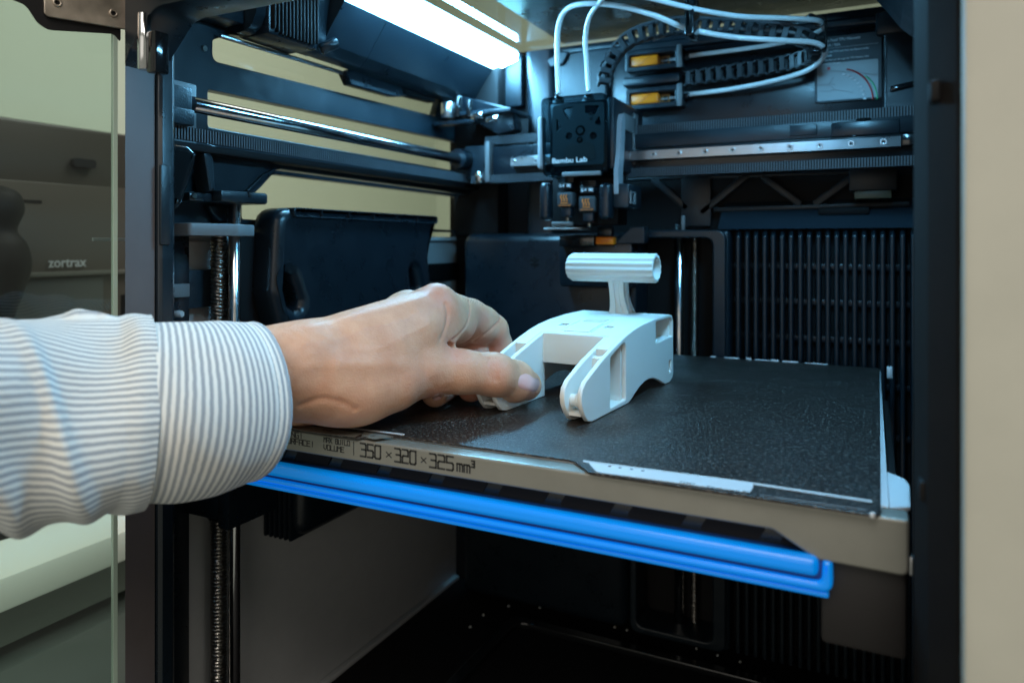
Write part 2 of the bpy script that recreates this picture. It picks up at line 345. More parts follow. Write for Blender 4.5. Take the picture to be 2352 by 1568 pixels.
def shirt_mat(name, axis, period):
    m = mat(name, (0.75, 0.77, 0.76), 0.85); nt = m.node_tree; N = nt.nodes; L = nt.links; b = N['Principled BSDF']
    b.inputs['Sheen Weight'].default_value = .25
    uv = N.new('ShaderNodeUVMap'); uv.uv_map = 'UVMap'; sp = N.new('ShaderNodeSeparateXYZ'); L.new(uv.outputs[0], sp.inputs[0])
    def M(op, a, bb=None, c=None):
        n = N.new('ShaderNodeMath'); n.operation = op
        for i, x in enumerate((a, bb, c)):
            if x is None: continue
            if isinstance(x, (int, float)): n.inputs[i].default_value = x
            else: L.new(x, n.inputs[i])
        return n.outputs[0]
    a = sp.outputs[axis]; o = sp.outputs[1-axis]
    wob = N.new('ShaderNodeTexNoise'); wob.inputs['Scale'].default_value = .25; L.new(uv.outputs[0], wob.inputs['Vector'])
    a2 = M('ADD', a, M('MULTIPLY', M('SUBTRACT', wob.outputs[0], .5), .5))
    s = M('SINE', M('MULTIPLY', a2, 2*math.pi/period))
    fac = N.new('ShaderNodeMapRange'); fac.inputs['From Min'].default_value = -.35; fac.inputs['From Max'].default_value = .45; L.new(s, fac.inputs[0])
    tw = M('SINE', M('MULTIPLY', M('ADD', a, M('MULTIPLY', o, .7)), 2*math.pi/.42))
    fac2 = M('MULTIPLY', fac.outputs[0], M('MULTIPLY_ADD', tw, .22, .75))
    nz = N.new('ShaderNodeTexNoise'); nz.inputs['Scale'].default_value = 3; nz.inputs['Detail'].default_value = 4; L.new(uv.outputs[0], nz.inputs['Vector'])
    fac3 = M('MULTIPLY', fac2, M('MULTIPLY_ADD', nz.outputs[0], .8, .6))
    mx = N.new('ShaderNodeMix'); mx.data_type = 'RGBA'; mx.clamp_factor = True
    mx.inputs[6].default_value = (0.80, 0.81, 0.78, 1); mx.inputs[7].default_value = (0.19, 0.23, 0.29, 1)
    L.new(fac3, mx.inputs[0]); L.new(mx.outputs[2], b.inputs['Base Color'])
    h = M('ADD', M('MULTIPLY', tw, .5), M('MULTIPLY', nz.outputs[0], 3))
    bu = N.new('ShaderNodeBump'); bu.inputs['Strength'].default_value = .5; bu.inputs['Distance'].default_value = .15*MM
    L.new(h, bu.inputs['Height']); L.new(bu.outputs[0], b.inputs['Normal']); return m
SH_SL = shirt_mat('striped_sleeve_cloth', 1, 2.5); SH_CU = shirt_mat('striped_cuff_cloth', 0, 2.35)
# ================================================================ ROOM
room = box('room_wall', -1150, -1100, -400, 1800, -900, 1000, WALLP, None, 0); tag(room, kind='structure')
rb = box('room_back_wall', -1100, 1300, 1750, 1800, -900, 1000, WALLP, None, 0); tag(rb, kind='structure')
rc = box('room_ceiling', -1100, 1300, -100, 1750, 950, 1000, WALLP, None, 0); tag(rc, kind='structure')
rf = box('room_floor', -1100, 1300, -400, 1750, -900, -880, mat('grey_floor', (.22, .23, .22), .5, var=.1, vscale=3), None, 0); tag(rf, kind='structure')
tb = empty('work_table', 'white table top with dark angled legs, seen through the open glass door at lower left', 'table', (-1000, 700, -880))
box('table_top', -1250, -560, 40, 1500, -172, -147, TABLEW, tb, 2)
box('apron', -1230, -590, 60, 1480, -212, -172, mat('grey_green_apron', (.16, .18, .16), .6), tb, 1)
for yy in (190, 560, 950):
    M = Matrix.Translation((-640, yy, -520)) @ Matrix.Rotation(math.radians(28 if yy != 560 else -28), 4, 'X')
    box('leg', -22, 22, -26, 26, -340, 320, TABLED, tb, 2, M=M)
bp = empty('background_printer', 'dark brown glossy machine on the white table behind the glass door', '3d printer', (-860, 560, -147))
box('body', -1040, -700, 240, 575, -146.5, 207, BGP, bp, 4)
box('front_panel', -699.5, -696, 250, 565, -120, 150, BGP2, bp, 1)
box('lower_panel', -699.5, -694, 380, 480, -110, 60, CHIP, bp, 1)
box('screen_shelf', -700, -690, 245, 570, 62, 66, mat('grey_trim', (.1, .1, .09), .4), bp, .6)
slab('door_handle', rrect(at(165, 370, x=-696)[1], at(218, 370, x=-696)[1], 167, 176, 4), [], 'x', -699, -693, BLKM, bp)
text('lettering', 'zortrax', 13, frame((-693.4, at(112, 605, x=-693)[1], at(112, 614, x=-693)[2]), (0, 1, 0), (0, 0, 1)), GINK, bp, .2, sx=.93)
do = empty('dark_ornament', 'black curved silhouette standing at the far left edge behind the glass door', 'ornament', (-640, 330, -147))
pf = [(36, -147), (36, -140), (22, -132), (20, -60), (24, 20), (40, 52), (50, 74), (44, 92), (30, 104), (40, 120), (34, 134), (14, 140)]
pf = [(p.x, p.y) for p in catmull([(a, b, 0) for a, b in pf], 5)]
ox, oy = at(-12, 560, x=-650)[0], at(-12, 560, x=-650)[1]
loft('silhouette', [[(ox+r*math.cos(2*math.pi*k/28), oy+r*math.sin(2*math.pi*k/28), z) for k in range(28)] for r, z in [(a*.52, b) for a, b in pf]], BLKM, do)
for y0, y1, z0, z1 in ((262, 420, 130, 133), (262, 300, -60, -20), (500, 560, -100, 40)): box('panel_gap', -696.2, -695.6, y0, y1, z0, z1, BLKM, bp, 0)
box('drawer', -640, -580, 260, 470, -420, -225, mat('grey_drawer', (.20, .22, .21), .5), tb, 3)
fu = empty('filament_unit', 'dark box resting on the glass lid above the printer', 'filament box', (-100, 400, 289))
box('housing', -277, 120, 150, 676, 289.3, 420, BLKF, fu, 5)
box('base_rail', -268, 110, 180, 186, 288.1, 290, BLKM, fu, .3)

# ================================================================ PRINTER ENCLOSURE
E_ = empty('printer_enclosure', 'black and cream 3D printer housing with open front and glass windows around the chamber', '3d printer', (-180, 450, -262))
XW = -380
w1 = rp(yz(XW, [(489, 92), (489, 140), (1000, 267), (1008, 240), (1010, 215), (760, 115), (530, 80)]), [3, 5, 3, 1, 1, 1, 8])
w2 = rp(yz(XW, [(478, 206), (1092, 336), (1100, 402), (478, 292)]), 2)
w3 = rp(yz(XW, [(556, 503), (556, 470), (600, 430), (627, 400), (1053, 452), (1080, 518), (1076, 530)]), [2, 2, 2, 8, 5, 3, 2])
w1, w2, w3 = [[(min(a, 655), b) for a, b in q] for q in (w1, w2, w3)]
slab('window_frame', [(292, 104), (664, 104), (664, 283), (292, 283)], [w1, w2, w3], 'x', -388, XW, BLK, E_, .6)
box('side_window', -399, -396, 293, 662, 100, 282, GLS, E_, 0)
box('lower_side_panel', -400, -392, 293, 664, -256, 99.5, GREYL, E_, .3)
box('panel_groove_strip', -391.9, -390.5, 264, 664, 94, 96, GREYM, E_, .2)
box('side_rail_band', -391.9, -388.5, 330, 664, 55, 73, BLKM, E_, .5)
box('side_rail_band', -391.9, -383, 302, 345, 52, 76, CAST, E_, .6)
box('floor_ledge', -391.8, -386, 266, 660, -256, -252, GREYL, E_, .8)
box('side_post', -392, -382, 292, 321, -256, 103.8, BLKF, E_, .5)
box('floor_panel', -400, 40, 200, 676, -262, -256.2, BLKM, E_, 0)
slab('floor_tray', rrect(-300, -60, 420, 610, 14), [rrect(-290, -70, 430, 600, 12)], 'z', -256, -250, BLKG, E_, 1.2)
box('back_panel', -400, 40, 665, 674, -256, 283, BLKM, E_, 0)
box('right_side_panel', 33, 40, 264, 664.5, -256, 283, BLKM, E_, 0)
for (u, v) in ((1080, 1440), (1168, 1392), (1110, 1412), (1240, 1395), (1440, 1447), (1500, 1430), (1540, 1455), (1600, 1490), (1412, 1440), (1648, 1505), (2010, 1568), (1700, 1520)):
    p = at(u, v, z=-255.9)
    box('plastic_crumb', p.x-.9, p.x+.8, p.y-.7, p.y+1.2, -256.1, -254.9, WHT, E_, .2, 1)
# posts and beams of the front
slab('front_post', [(-330, 239.5), (-330, 256), (-352, 268), (-392, 291), (-400, 295), (-400, 290.8)], [], 'z', -262, 300, GREYF, E_, .5)
slab('door_gasket', rp([(-328, 256.3), (-326.5, 258), (-326.5, 264), (-329, 267), (-341, 267), (-345, 262), (-340, 257.6)], 1), [], 'z', -262, 209, BLKF, E_, .3)
box('gasket_joint', -327.4, -325.2, 256, 262, 92, 133, BLK, E_, .8)
slab('front_post', rp([(21, 234), (14.5, 246), (11.5, 262), (14, 266), (40, 266), (40, 240), (60, 240), (60, 234)], 1.5), [], 'z', -262, 300, mat('dark_brown_jamb', (.010, .008, .007), .8, spec=.12, bump=(800, .3, .2), var=.2), E_, .5)
box('latch_recess', 14.6, 17.2, 239, 246, 133, 139, BLKM, E_, .6, M=None)
box('latch_recess', 12.4, 15, 249, 256, 16, 22, BLKM, E_, .6)
box('front_panel', 21.6, 160, 228, 233.6, -262, 300, CREAM, E_, 2.0)
slab('front_top_beam', rp([(-330, 300), (-330, 180), (-326, 188), (-308, 206), (12, 206), (12, 300)], [0, 0, 14, 14, 0, 0]), [], 'y', 239, 263, BLKF, E_, .8)
box('lid_glass', -399, 36, 293, 672, 285, 288, GLT, E_, 0)
box('lid_rim', -399, 36, 664.9, 676, 277.5, 284.9, BLKF, E_, .4)
# ---- LED housing along the top of the left wall
prof = [(-379.5, 283), (-379.5, 238), (-376, 231.5), (-370, 229.5), (-362, 231), (-355, 238), (-349, 247), (-336.2, 264.8)]
prof = rp(prof, [0, 3, 4, 5, 6, 6, 3, 0])
def housing(name, y0, y1, top=True):
    inner = prof+[(-336.8, 266.2), (-314.5, 280.3), (-311.5, 280.6), (-311.5, 280.9), (-379.5, 280.9)]
    return loft(name, [[(x, y, min(z, 280.9)) for x, z in inner] for y in (y0, y1)], BLK, E_)
hs = loft('led_housing', [[(x, y, z) for x, z in [(-379.5, 280.9), (-379.5, 238), (-376, 231.5), (-370, 229), (-362, 229.5), (-356, 233), (-352.5, 240), (-351.8, 250), (-350, 262), (-345, 280.9)]] for y in (347, 413.5)], BLK, E_)
hs1 = housing('led_housing', 414, 465); hs2 = housing('led_housing', 465.6, 655)
led = loft('led_strip', [[(-336.6, y, 266.0), (-335.6, y, 265.2), (-312.8, y, 272.4), (-312.2, y, 279.4), (-314.4, y, 280.2)] for y in (415, 648)], LEDM, hs2)
box('housing_end_cap', -380, -312, 655.4, 664.8, 229, 281, BLK, E_, 2)
hr = loft('led_housing', [[(-338-x, y, min(z, 280.9)) for x, z in prof+[(-336.8, 266.2), (-314.5, 280.3), (-311.5, 280.6), (-379.5, 280.9)]][::-1] for y in (300, 560)], BLK, E_)
loft('led_strip', [[(-338+336.6, y, 266.0), (-338+335.6, y, 265.2), (-338+313.2, y, 279.4), (-338+314.4, y, 280.2)][::-1] for y in (305, 460)], LEDM, hr)
gb = box('fan_grille', -378, -349.4, 355, 402.5, 228, 280, BLKF, hs, 3)
for i in range(13):
    y = 357+i*3.4; e = 2.2 if i in (0, 12) else (.8 if i in (1, 11) else 0)
    box('slat', -352, -346.6, y, y+1.7, 229.6+e, 279, BLKM, hs, .6)
cyl('cable_boss', (-353, 409, 231), (-345, 417, 237), 4, BLK, hs)
box('housing_front_step', -381, -362, 318, 347, 233, 281, BLK, E_, 2)
box('housing_bracket', -383, -360, 301, 326, 232, 239, CAST, E_, 1)
pr0 = at(505, 82, x=-376); pr1 = at(812, 176, x=-376)
cyl('thin_rail', pr0, pr1, 1.6, STEELB, E_)
slab('rail_clip', rp(yz(-371, [(795, 165), (810, 158), (925, 198), (938, 222), (905, 222), (808, 195)]), 1.5), [], 'x', -379.7, -371, BLKF, E_, 1)
slab('rail_clip', rp(yz(-371, [(920, 195), (1000, 222), (1000, 236), (925, 218)]), 1.5), [], 'x', -379.7, -371, BLKM, E_, 1)
sc0 = at(468, 112, x=XW); cyl('screw', sc0, sc0+Vector((1.4, 0, 0)), 2.0, SCREWM, E_)
pl = at(440, 60, x=XW+1); box('corner_plate', XW, XW+1.2, 292, 312, 262, 281, STEELB, E_, .3)
# ---- left Y rod, end blocks, belt
ya = at(447, 239, x=-352)
rod0 = (-352, at(440, 239, x=-352)[1], 172.8); rod1 = (-352, 622, 172.8)
cyl('y_axis_rod', rod0, rod1, 4.6, STEEL, E_, 40)
box('rod_end_block', -372, -346, 272, at(443, 240, x=-346)[1], 162, 181, CAST, E_, 1.2)
box('rod_end_block', -366, -344, 268, at(448, 262, x=-344)[1], 159, 168, CAST, E_, 1)
box('block_backing', -380, -372, 283, 318, 150, 190, GREYM, E_, .8)
cyl('screw', (-356, 279, 180.5), (-356, 279, 183.5), 2.6, SCREWM, E_)
def belt(name, p0, p1, hgt, side, pitch=2.0, parent=None):
    """flat belt with teeth on one face, one mesh; side = unit vector the teeth face"""
    p0 = Vector(p0); p1 = Vector(p1); d = (p1-p0); L = d.length; d.normalize(); sd = Vector(side); up = Vector((0, 0, 1))
    M = Matrix((( d.x, sd.x, 0, p0.x), (d.y, sd.y, 0, p0.y), (0, 0, 1, p0.z), (0, 0, 0, 1)))
    bm = bmesh.new(); bm_box(bm, 0, L, -1.0, 0, -hgt/2, hgt/2, M)
    n = int(L/pitch)
    for i in range(n):
        vs = bm_box(bm, i*pitch+.5, i*pitch+1.5, -.01, 1.1, -hgt/2+.02, hgt/2-.02, M)
    bmesh.ops.recalc_face_normals(bm, faces=bm.faces)
    for f in list(bm.faces)[:6]: f.material_index = 1
    me = from_bm(name, bm, 30); me.materials.append(RUB); me.materials.append(BLKM)
    o = link(name, me, None, parent); o['kind'] = 'stuff'; return o
belt('y_axis_belt', (-351, 270, 155.3), (-351, 640, 155.3), 7.6, (1, 0, 0), 2.0, E_)
box('belt_channel', -366, -351.2, 278, 655, 146.0, 150.6, BLKM, E_, 1)
# ---- bracket, duct, foot of the left Z rod
slab('corner_bracket', rp(yz(-362, [(478, 347), (1090, 431), (1092, 449), (645, 389), (627, 393), (577, 441), (482, 441)]), [2, 1, 1, 6, 6, 2, 1]), [], 'x', -372, -362, BLK, E_, 1)
slab('bracket_rib', rp(yz(-361, [(627, 396), (632, 384), (600, 401), (560, 440), (574, 441)]), 1), [], 'x', -363, -359, BLKF, E_, .6)
slab('bracket_flange', rp(yz(-352, [(468, 350), (484, 350), (492, 364), (496, 437), (482, 441)]), [2, 6, 4, 1, 1]), [], 'x', -364, -352, BLK, E_, 1.5)
slab('air_duct_nozzle', rp(yz(-350, [(380, 318), (440, 327), (456, 345), (461, 352), (456, 380), (427, 470), (418, 480), (380, 482)]), [2, 8, 6, 5, 6, 6, 6, 2]), [], 'x', -378, -350, BLKG, E_, 6, res=4)
slab('backing_plate', rp(yz(-376, [(400, 300), (520, 345), (520, 420), (478, 525), (380, 525), (380, 300)]), 2), [], 'x', -381.5, -376, BLK, E_, .6)
fb = box('rod_top_clamp', -374, -350, 317, 355, 117.8, 125, BLK, E_, 1.6)
box('clamp_slot', -352, -349.7, 338, 340.5, 121.5, 124.6, BLKM, fb, .1)
box('clamp_ear', -372, -357, 300, 317.2, 117.5, 123, BLKF, E_, 1.5)
cyl('screw', (-357.2, 303, 120.6), (-356.2, 303, 120.6), 1.9, SCREWM, E_)
cyl('z_axis_rod', (-365, 341, -256), (-365, 341, 117.7), 3.7, STEEL, E_, 40)
box('rod_guard', -373, -371, 344, 349, -256, 117, BLKG, E_, .4)
slab('screw_top_bearing', rp([(-384, 296), (-352, 296), (-350, 330), (-356, 350), (-384, 350)], [1, 3, 8, 4, 1]), [], 'z', 97.2, 104.6, GREYM, E_, 1)
slab('bearing_gusset', rp(yz(-371, [(478, 470), (525, 470), (525, 512), (505, 508), (488, 490)]), [1, 1, 1, 6, 8]), [], 'x', -379, -371, BLK, E_, 1)
def lead(name, x, y, z0, z1, r=4.1, parent=None):
    n = int((z1-z0)/.4); seg = 20; vs = []; fs = []
    for i in range(n+1):
        z = z0+(z1-z0)*i/n
        for k in range(seg):
            a = 2*math.pi*k/seg; ph = (z/2.3+3*a/(2*math.pi)) % 1.0
            rr = r+(.5 if .12 < ph < .5 else -.55)
            vs.append((x+rr*math.cos(a), y+rr*math.sin(a), z))
    for i in range(n):
        for k in range(seg):
            a = i*seg+k; b = i*seg+(k+1) % seg; fs.append((a, b, b+seg, a+seg))
    return link(name, pyd(name, vs, fs, 60), SCREWM, parent)
lead('lead_screw', -375, 337.5, -256, 97.5, 4.6, E_)
sw = box('limit_switch', -382, -378, 306, 318, 60, 68, GREYM, E_, .4)
for z in (50, -62):
    cyl('hex_spacer', (-382.5, 308.5, z), (-375, 310, z), 2.2, WHITEM, E_, 6)
cyl('screw', (-382.5, 316, 66.5), (-379.5, 316, 66.5), 1.7, SCREWM, E_)
# ---- side air duct cover with slot and oval holes
o1 = rp([(366, 117), (362, 60), (374, 24), (392, -6), (560, -6), (560, 30), (552, 80), (561, 112), (561, 117)], [14, 14, 14, 10, 8, 14, 10, 3, 2])
ov1 = rp(yz(-352, [(654, 640), (662, 628), (676, 634), (694, 690), (693, 706), (682, 712), (668, 702)]), 2.2)
ov2 = rp(yz(-352, [(946, 622), (952, 614), (958, 622), (968, 662), (950, 660)]), 2)
cov = slab('air_duct_cover', o1, [ov1, ov2], 'x', -377, -352, BLKF, E_, 7.5, res=4)
box('duct_inner_wall', -377.5, -374, 370, 556, -5, 108, BLKM, E_, .3)
slv = slab('outlet_slot', rrect(379, 561.5, 110.4, 117.2, 3.2), [rrect(380.6, 560, 111.6, 116, 2.1)], 'x', -361, -350.4, BLKF, cov, .4)
box('slot_floor', -360.8, -356, 380, 560, 111.2, 116.4, BLKM, cov, 0)
for k in range(5): box('divider', -356, -350.6, 407+k*30.5, 408+k*30.5, 111.2, 116.4, BLKF, cov, .2)
box('duct_flange', -378, -372, 350, 372, -10, 101, BLKM, E_, 3)
p = at(673, 645, x=-360); cyl('hinge_stub', p, p+Vector((6, 5, 1)), 1.4, BLKF, cov)
lb = box('lower_duct', -392, -355, 392, 600, -114, -30, BLKF, E_, 11, 5)
for k in range(6):
    xx = -389+k*4.6
    box('rib', xx, xx+2.6, 389.6, 470, -115.2, -30, BLKF, lb, 1.2)
# ---- rear wall
rcv = box('rear_cover', -363, -196, 626, 664.8, -250, 102.5, BLKF, E_, 9, 5)
e0 = at(1228, 602, y=625.6)
for dx, dz, a, b, an in ((-2.2, 1.5, 2.6, 1.1, .5), (2.0, 1.5, 2.6, 1.1, -.5), (0, 3.6, 1.7, 1.4, 0), (-2.2, -2.2, 2.5, 1.1, .4), (2.2, -2.2, 2.5, 1.1, -.4), (0, -.4, 1.2, 1.0, 0)):
    M = Matrix.Translation((e0.x+dx, 625.9, e0.z+dz)) @ Matrix.Rotation(an, 4, 'Y')
    box('emblem_leaf', -a, a, -.4, .2, -b, b, BLKM, rcv, .3, 1, M=M)
of = rrect(-193, -110, -250, 104.5, 9)
slab('rod_opening_frame', of, [rrect(-187, -121, -244, 97.5, 7)], 'y', 628, 664.9, BLK, E_, 1.5, res=3)
cyl('z_axis_rod', (-154.5, 652, -256), (-154.5, 652, 110), 4.4, STEEL, E_, 32)
lead('lead_screw', -142, 658, -256, 104, 3.2, E_)
vp = box('vent_back_plate', -108, 33, 652, 664.8, -250, 104, BLKM, E_, 0)
vn = box('vent_side_post', -120.5, -107.5, 632, 664.7, -250, 104.3, BLK, E_, 3.5, 4)
fm = None
us = [(2700+z/1.685)/1.7415 for z in (425, 485, 545, 605, 662, 722, 782, 845, 905, 968, 1030, 1090, 1150, 1212, 1275, 1340, 1400, 1465, 1535)]
fx = [at(u, 600, y=636)[0] for u in us]+[at(us[-1], 600, y=636)[0]+7.3, at(us[-1], 600, y=636)[0]+14.6]
fprof = rp([(634, -250), (648, -250), (648, 104), (640.5, 105.5), (634, 99)], [0, 0, 2, 3, 4])
fm = slab_mesh('fin', fprof, [], 'x', -1.9, 1.9, 1.5, 2); fm.materials.clear(); fm.materials.append(BLK)
for x in fx:
    f = bpy.data.objects.new('vent_fin', fm); col.objects.link(f); f.parent = E_; f.location = (Vector((x, 0, 0))-Vector((-180, 450, -262)))*MM
for z in (73.7, 44.7, 14.8, -20, -60, -110): box('vent_crossbar', -107, 32, 646.5, 650, z-2.4, z+2.4, BLK, E_, .6)
loft('rear_shelf', [[(x, 634, 104.8), (x, 664.6, 129), (x, 664.6, 104.8)] for x in (-118, 33)], mat('satin_shelf', (.016, .026, .036), .45, bump=(2000, .2, .1)), E_, caps=True)
box('shelf_notch', -40, -2, 646, 652, 116, 122, BLKM, E_, 1.5)
tr = xz(655, [(1290, 398), (2085, 398), (2085, 470), (1290, 500)])
def strut(p, q, wd, y=656, m=BLK, parent=E_, name='truss_strut', th=3):
    a = at(*p, y=y); b = at(*q, y=y); d = b-a; L = d.length
    M = Matrix.Translation((a+b)/2) @ Matrix.Rotation(-math.atan2(d.z, d.x), 4, 'Y')
    return box(name, -L/2, L/2, -th, th, -wd/2, wd/2, m, parent, 1, M=M)
TRU = mat('truss_plastic', (.012, .014, .017), .45, bump=(1500, .3, .1))
strut((1500, 410), (1580, 480), 6, m=TRU); strut((1720, 400), (1610, 490), 6, m=TRU); strut((1750, 405), (1840, 470), 6, m=TRU); strut((1970, 400), (1870, 470), 6, m=TRU)
strut((1600, 400), (1600, 520), 26, m=TRU, name='truss_column'); strut((1640, 482), (2090, 468), 4, m=TRU, name='truss_rail'); strut((1300, 418), (2090, 392), 3, m=TRU, name='truss_rail')
box('truss_spike', at(1567, 500, y=640)[0]-1, at(1567, 500, y=640)[0]+2, 640, 643, 104, 117, GREYM, E_, .8)
mb = at(1950, 430, y=640); box('rear_motor', mb.x, mb.x+34, 636, 662, 134, 152, TRU, E_, 1.5); box('motor_label', mb.x+4, mb.x+30, 637, 661, 128, 134, mat('olive_steel', (.09, .085, .05), .4), E_, .5)
# upper rear cover with feeders and label
up = slab('upper_rear_cover', rp([(-300, 176), (33, 176), (33, 276), (-300, 276)], 4), [rrect(-222, 8, 186, 268, 8)], 'y', 652, 664.7, BLK, E_, 2.5, res=3)
box('cover_recess_floor', -223, 10, 659, 664.6, 184, 270, BLKF, up, .3)
box('corner_gusset', 2, 33, 650, 660, 258, 277, BLK, up, 3)
pil = []
for x, y, z in ((-282, 640, 100), (-282, 640, 190), (-282, 641, 215), (-284, 644, 240), (-288, 650, 280)):
    pil.append([(a_, b_, z) for a_, b_ in rp([(x-22, 664), (x-16, y-2), (x+10, y), (x+18, 664)], [0, 8, 8, 0])])
loft('corner_pillar', pil, BLK, E_)
box('side_corner_post', -382, -330, 640, 664.6, 100, 282, BLKM, E_, 4)
gp = at(1380, 110, y=650)
slab('pillar_trim', rp(xz(650, [(1285, 120), (1310, 118), (1295, 148), (1262, 158), (1240, 150)]), 2.5), [], 'y', 648, 656, BLK, E_, 1.5)
def feeder(v0, v1, n):
    a = at(1436, v1, y=642); b = at(1566, v0, y=642)
    z0 = at(1500, v1, y=642)[2]; z1 = at(1500, v0, y=642)[2]
    h = slab('feeder_housing', rrect(a.x, b.x, z0-3, z1+3, 3), [rrect(at(1446, 0, y=642)[0], at(1550, 0, y=642)[0], z0+1.6, z1-1.6, 1.5)], 'y', 642, 663, BLK, E_, 1)
    box('feeder_cavity', a.x+2, b.x-3, 654, 658, z0, z1, BLKM, h, .2)
    l = box('orange_latch', at(1448, 0, y=644)[0], at(1512, 0, y=644)[0], 644, 653, z0+2, z1-2, ORANGE, h, 1.4, 3)
    box('latch_groove', at(1480, 0, y=644)[0]-7, at(1480, 0, y=644)[0]+7, 643.6, 644.6, (z0+z1)/2-.25, (z0+z1)/2+.25, OINK, h, .1, M=Matrix.Translation((at(1480, 0, y=644)[0], 0, (z0+z1)/2)) @ Matrix.Rotation(-.6, 4, 'Y') @ Matrix.Translation((-at(1480, 0, y=644)[0], 0, -(z0+z1)/2)))
    s0 = at(1517, 0, y=650)[0]
    slab('square_mark', rrect(s0, s0+8, z0+2.4, z1-2.4, .8), [rrect(s0+2, s0+6, z0+4.2, z1-4.2, .5)], 'y', 652.6, 653.4, mat('brown_print', (.30, .12, .02), .5), h, .1)
    text('feeder_lettering', 'Unlock 0000', 3.1, frame((at(1511, 0, y=650)[0], 651.8, (z0+z1)/2-.9), (1, 0, 0), (0, 0, 1)), WINK, h, .05)
    cyl('tube_fitting', (b.x-1, 650, (z0+z1)/2), (b.x+5, 650, (z0+z1)/2), 3.0, BLKF, h)
    box('housing_lip', b.x-4, b.x+.6, 639.5, 642.6, z0-3.4, z1+3.4, GREYM, h, .8)
    return h, (z0+z1)/2, b.x
f1 = feeder(119, 153, 1); f2 = feeder(207, 241, 2)
box('feeder_bridge', at(1430, 0, y=645)[0], at(1560, 0, y=645)[0], 646, 662, f2[1]+13, f1[1]-13, BLK, E_, 1.5)
hk = at(2045, 206, y=600); cyl('hook_rod', (hk.x, 600, hk.z), (31, 604, hk.z+4), 2.4, BLKG, E_)
# label with text and picture
LB = slab('instruction_label', rrect(at(1872, 0, y=657)[0], at(2025, 0, y=657)[0], at(1950, 232, y=657)[2], at(1950, 80, y=657)[2], 3), [], 'y', 656.4, 658.9, LABELG, E_, .2)
lx0 = at(1877, 0, y=656)[0]; lx1 = at(2017, 0, y=656)[0]; lz0 = at(1945, 228, y=656)[2]; lz1 = at(1945, 142, y=656)[2]
slab('label_picture', rrect(lx0, lx1, lz0, lz1, 1.5), [], 'y', 655.9, 656.3, PICTG, LB, .05)
zt = at(1945, 92, y=656)[2]
for s, dz, sz in (('How to Feed TPU Filament', 0, 3.1), ('TPU 95A / 90A', -4.0, 3.0), ('1. Pull the inner PTFE tube from the filament buffer', -9.0, 2.0), ('and set it aside', -12, 2.0), ('2. Feed the filament through the TPU filament inlet', -15.5, 2.0), ('until it reaches the gear', -18.5, 2.0)):
    text('label_lettering', s, sz, frame((lx0, 655.9, zt+dz), (1, 0, 0), (0, 0, 1)), WINK, LB, .03, sx=.93)
box('label_line', lx0, lx1, 655.9, 656.3, zt-5.5, zt-5.1, GINK, LB, 0)
def arc(cx, cz, r, a0, a1, n=14, sx=1.0): return [(cx+r*sx*math.cos(math.radians(a0+(a1-a0)*k/n)), 655.7, cz+r*math.sin(math.radians(a0+(a1-a0)*k/n))) for k in range(n+1)]
pw = lx1-lx0; ph = lz1-lz0
tube('picture_red_line', arc(lx0+pw*.38, lz0-2, ph*.88, 0, 78, sx=.9), .7, RINK, LB, 6)
tube('picture_green_line', arc(lx0+pw*.62, lz0-2, ph*.72, 0, 62, sx=.75), .6, GRINK, LB, 6)
for k in range(9):
    a = math.radians(5+k*8.5); c_ = (lx0+pw*.30+ph*.80*math.cos(a)*.9, lz0-3+ph*.80*math.sin(a))
    box('picture_chain_link', c_[0]-1.2, c_[0]+1.2, 655.6, 656, c_[1]-.7, c_[1]+.7, WINK, LB, .1, 1)
tube('picture_outline', [(lx0+1, 655.7, lz1-5), (lx0+pw*.6, 655.7, lz1-9), (lx1-1, 655.7, lz1-13)], .25, GINK, LB, 5)
tube('picture_outline', [(lx0+1, 655.7, lz0+ph*.45), (lx0+9, 655.7, lz0+ph*.42), (lx0+13, 655.7, lz0+ph*.3), (lx0+9, 655.7, lz0+ph*.25), (lx0+1, 655.7, lz0+ph*.28)], .25, GINK, LB, 5)
tube('picture_outline', [(lx0+pw*.25, 655.7, lz0+ph*.3), (lx0+pw*.6, 655.7, lz0+ph*.15)], .25, GINK, LB, 5)
tube('picture_outline', [(lx0+pw*.28, 655.7, lz0+ph*.62), (lx0+pw*.2, 655.7, lz0+ph*.45), (lx0+pw*.3, 655.7, lz0+ph*.4)], .3, GINK, LB, 5)
box('picture_red_mark', lx0+pw*.17, lx0+pw*.22, 655.6, 656, lz0+ph*.82, lz0+ph*.9, RINK, LB, .1, 1)
# idler group at the rear left
ig = box('idler_bracket', -352, -296, 598, 640, 213, 217, CAST, E_, 1)
slab('idler_arm', rp(xz(612, [(1035, 215), (1180, 250), (1186, 300), (1150, 310), (1050, 262)]), 3), [], 'y', 609, 626, BLKF, E_, 1.5)
for (u, v, l, r) in ((1030, 250, 9, 7), (1052, 240, 12, 4), (1078, 245, 10, 3)):
    p = at(u, v, y=600); cyl('idler_pulley', p-Vector((0, 0, l)), p+Vector((0, 0, l*.6)), r, STEELB if r > 6 else BLKG, E_)
for (u, v) in ((1085, 268), (1120, 276)):
    p = at(u, v, y=592); cyl('idler_pin', p, p+Vector((12, -2, 0)), 3.0, STEEL, E_)
box('idler_plate', *sorted((at(1003, 0, y=604)[0], at(1100, 0, y=604)[0])), 596, 606, 205, 209, BLKF, E_, 1)
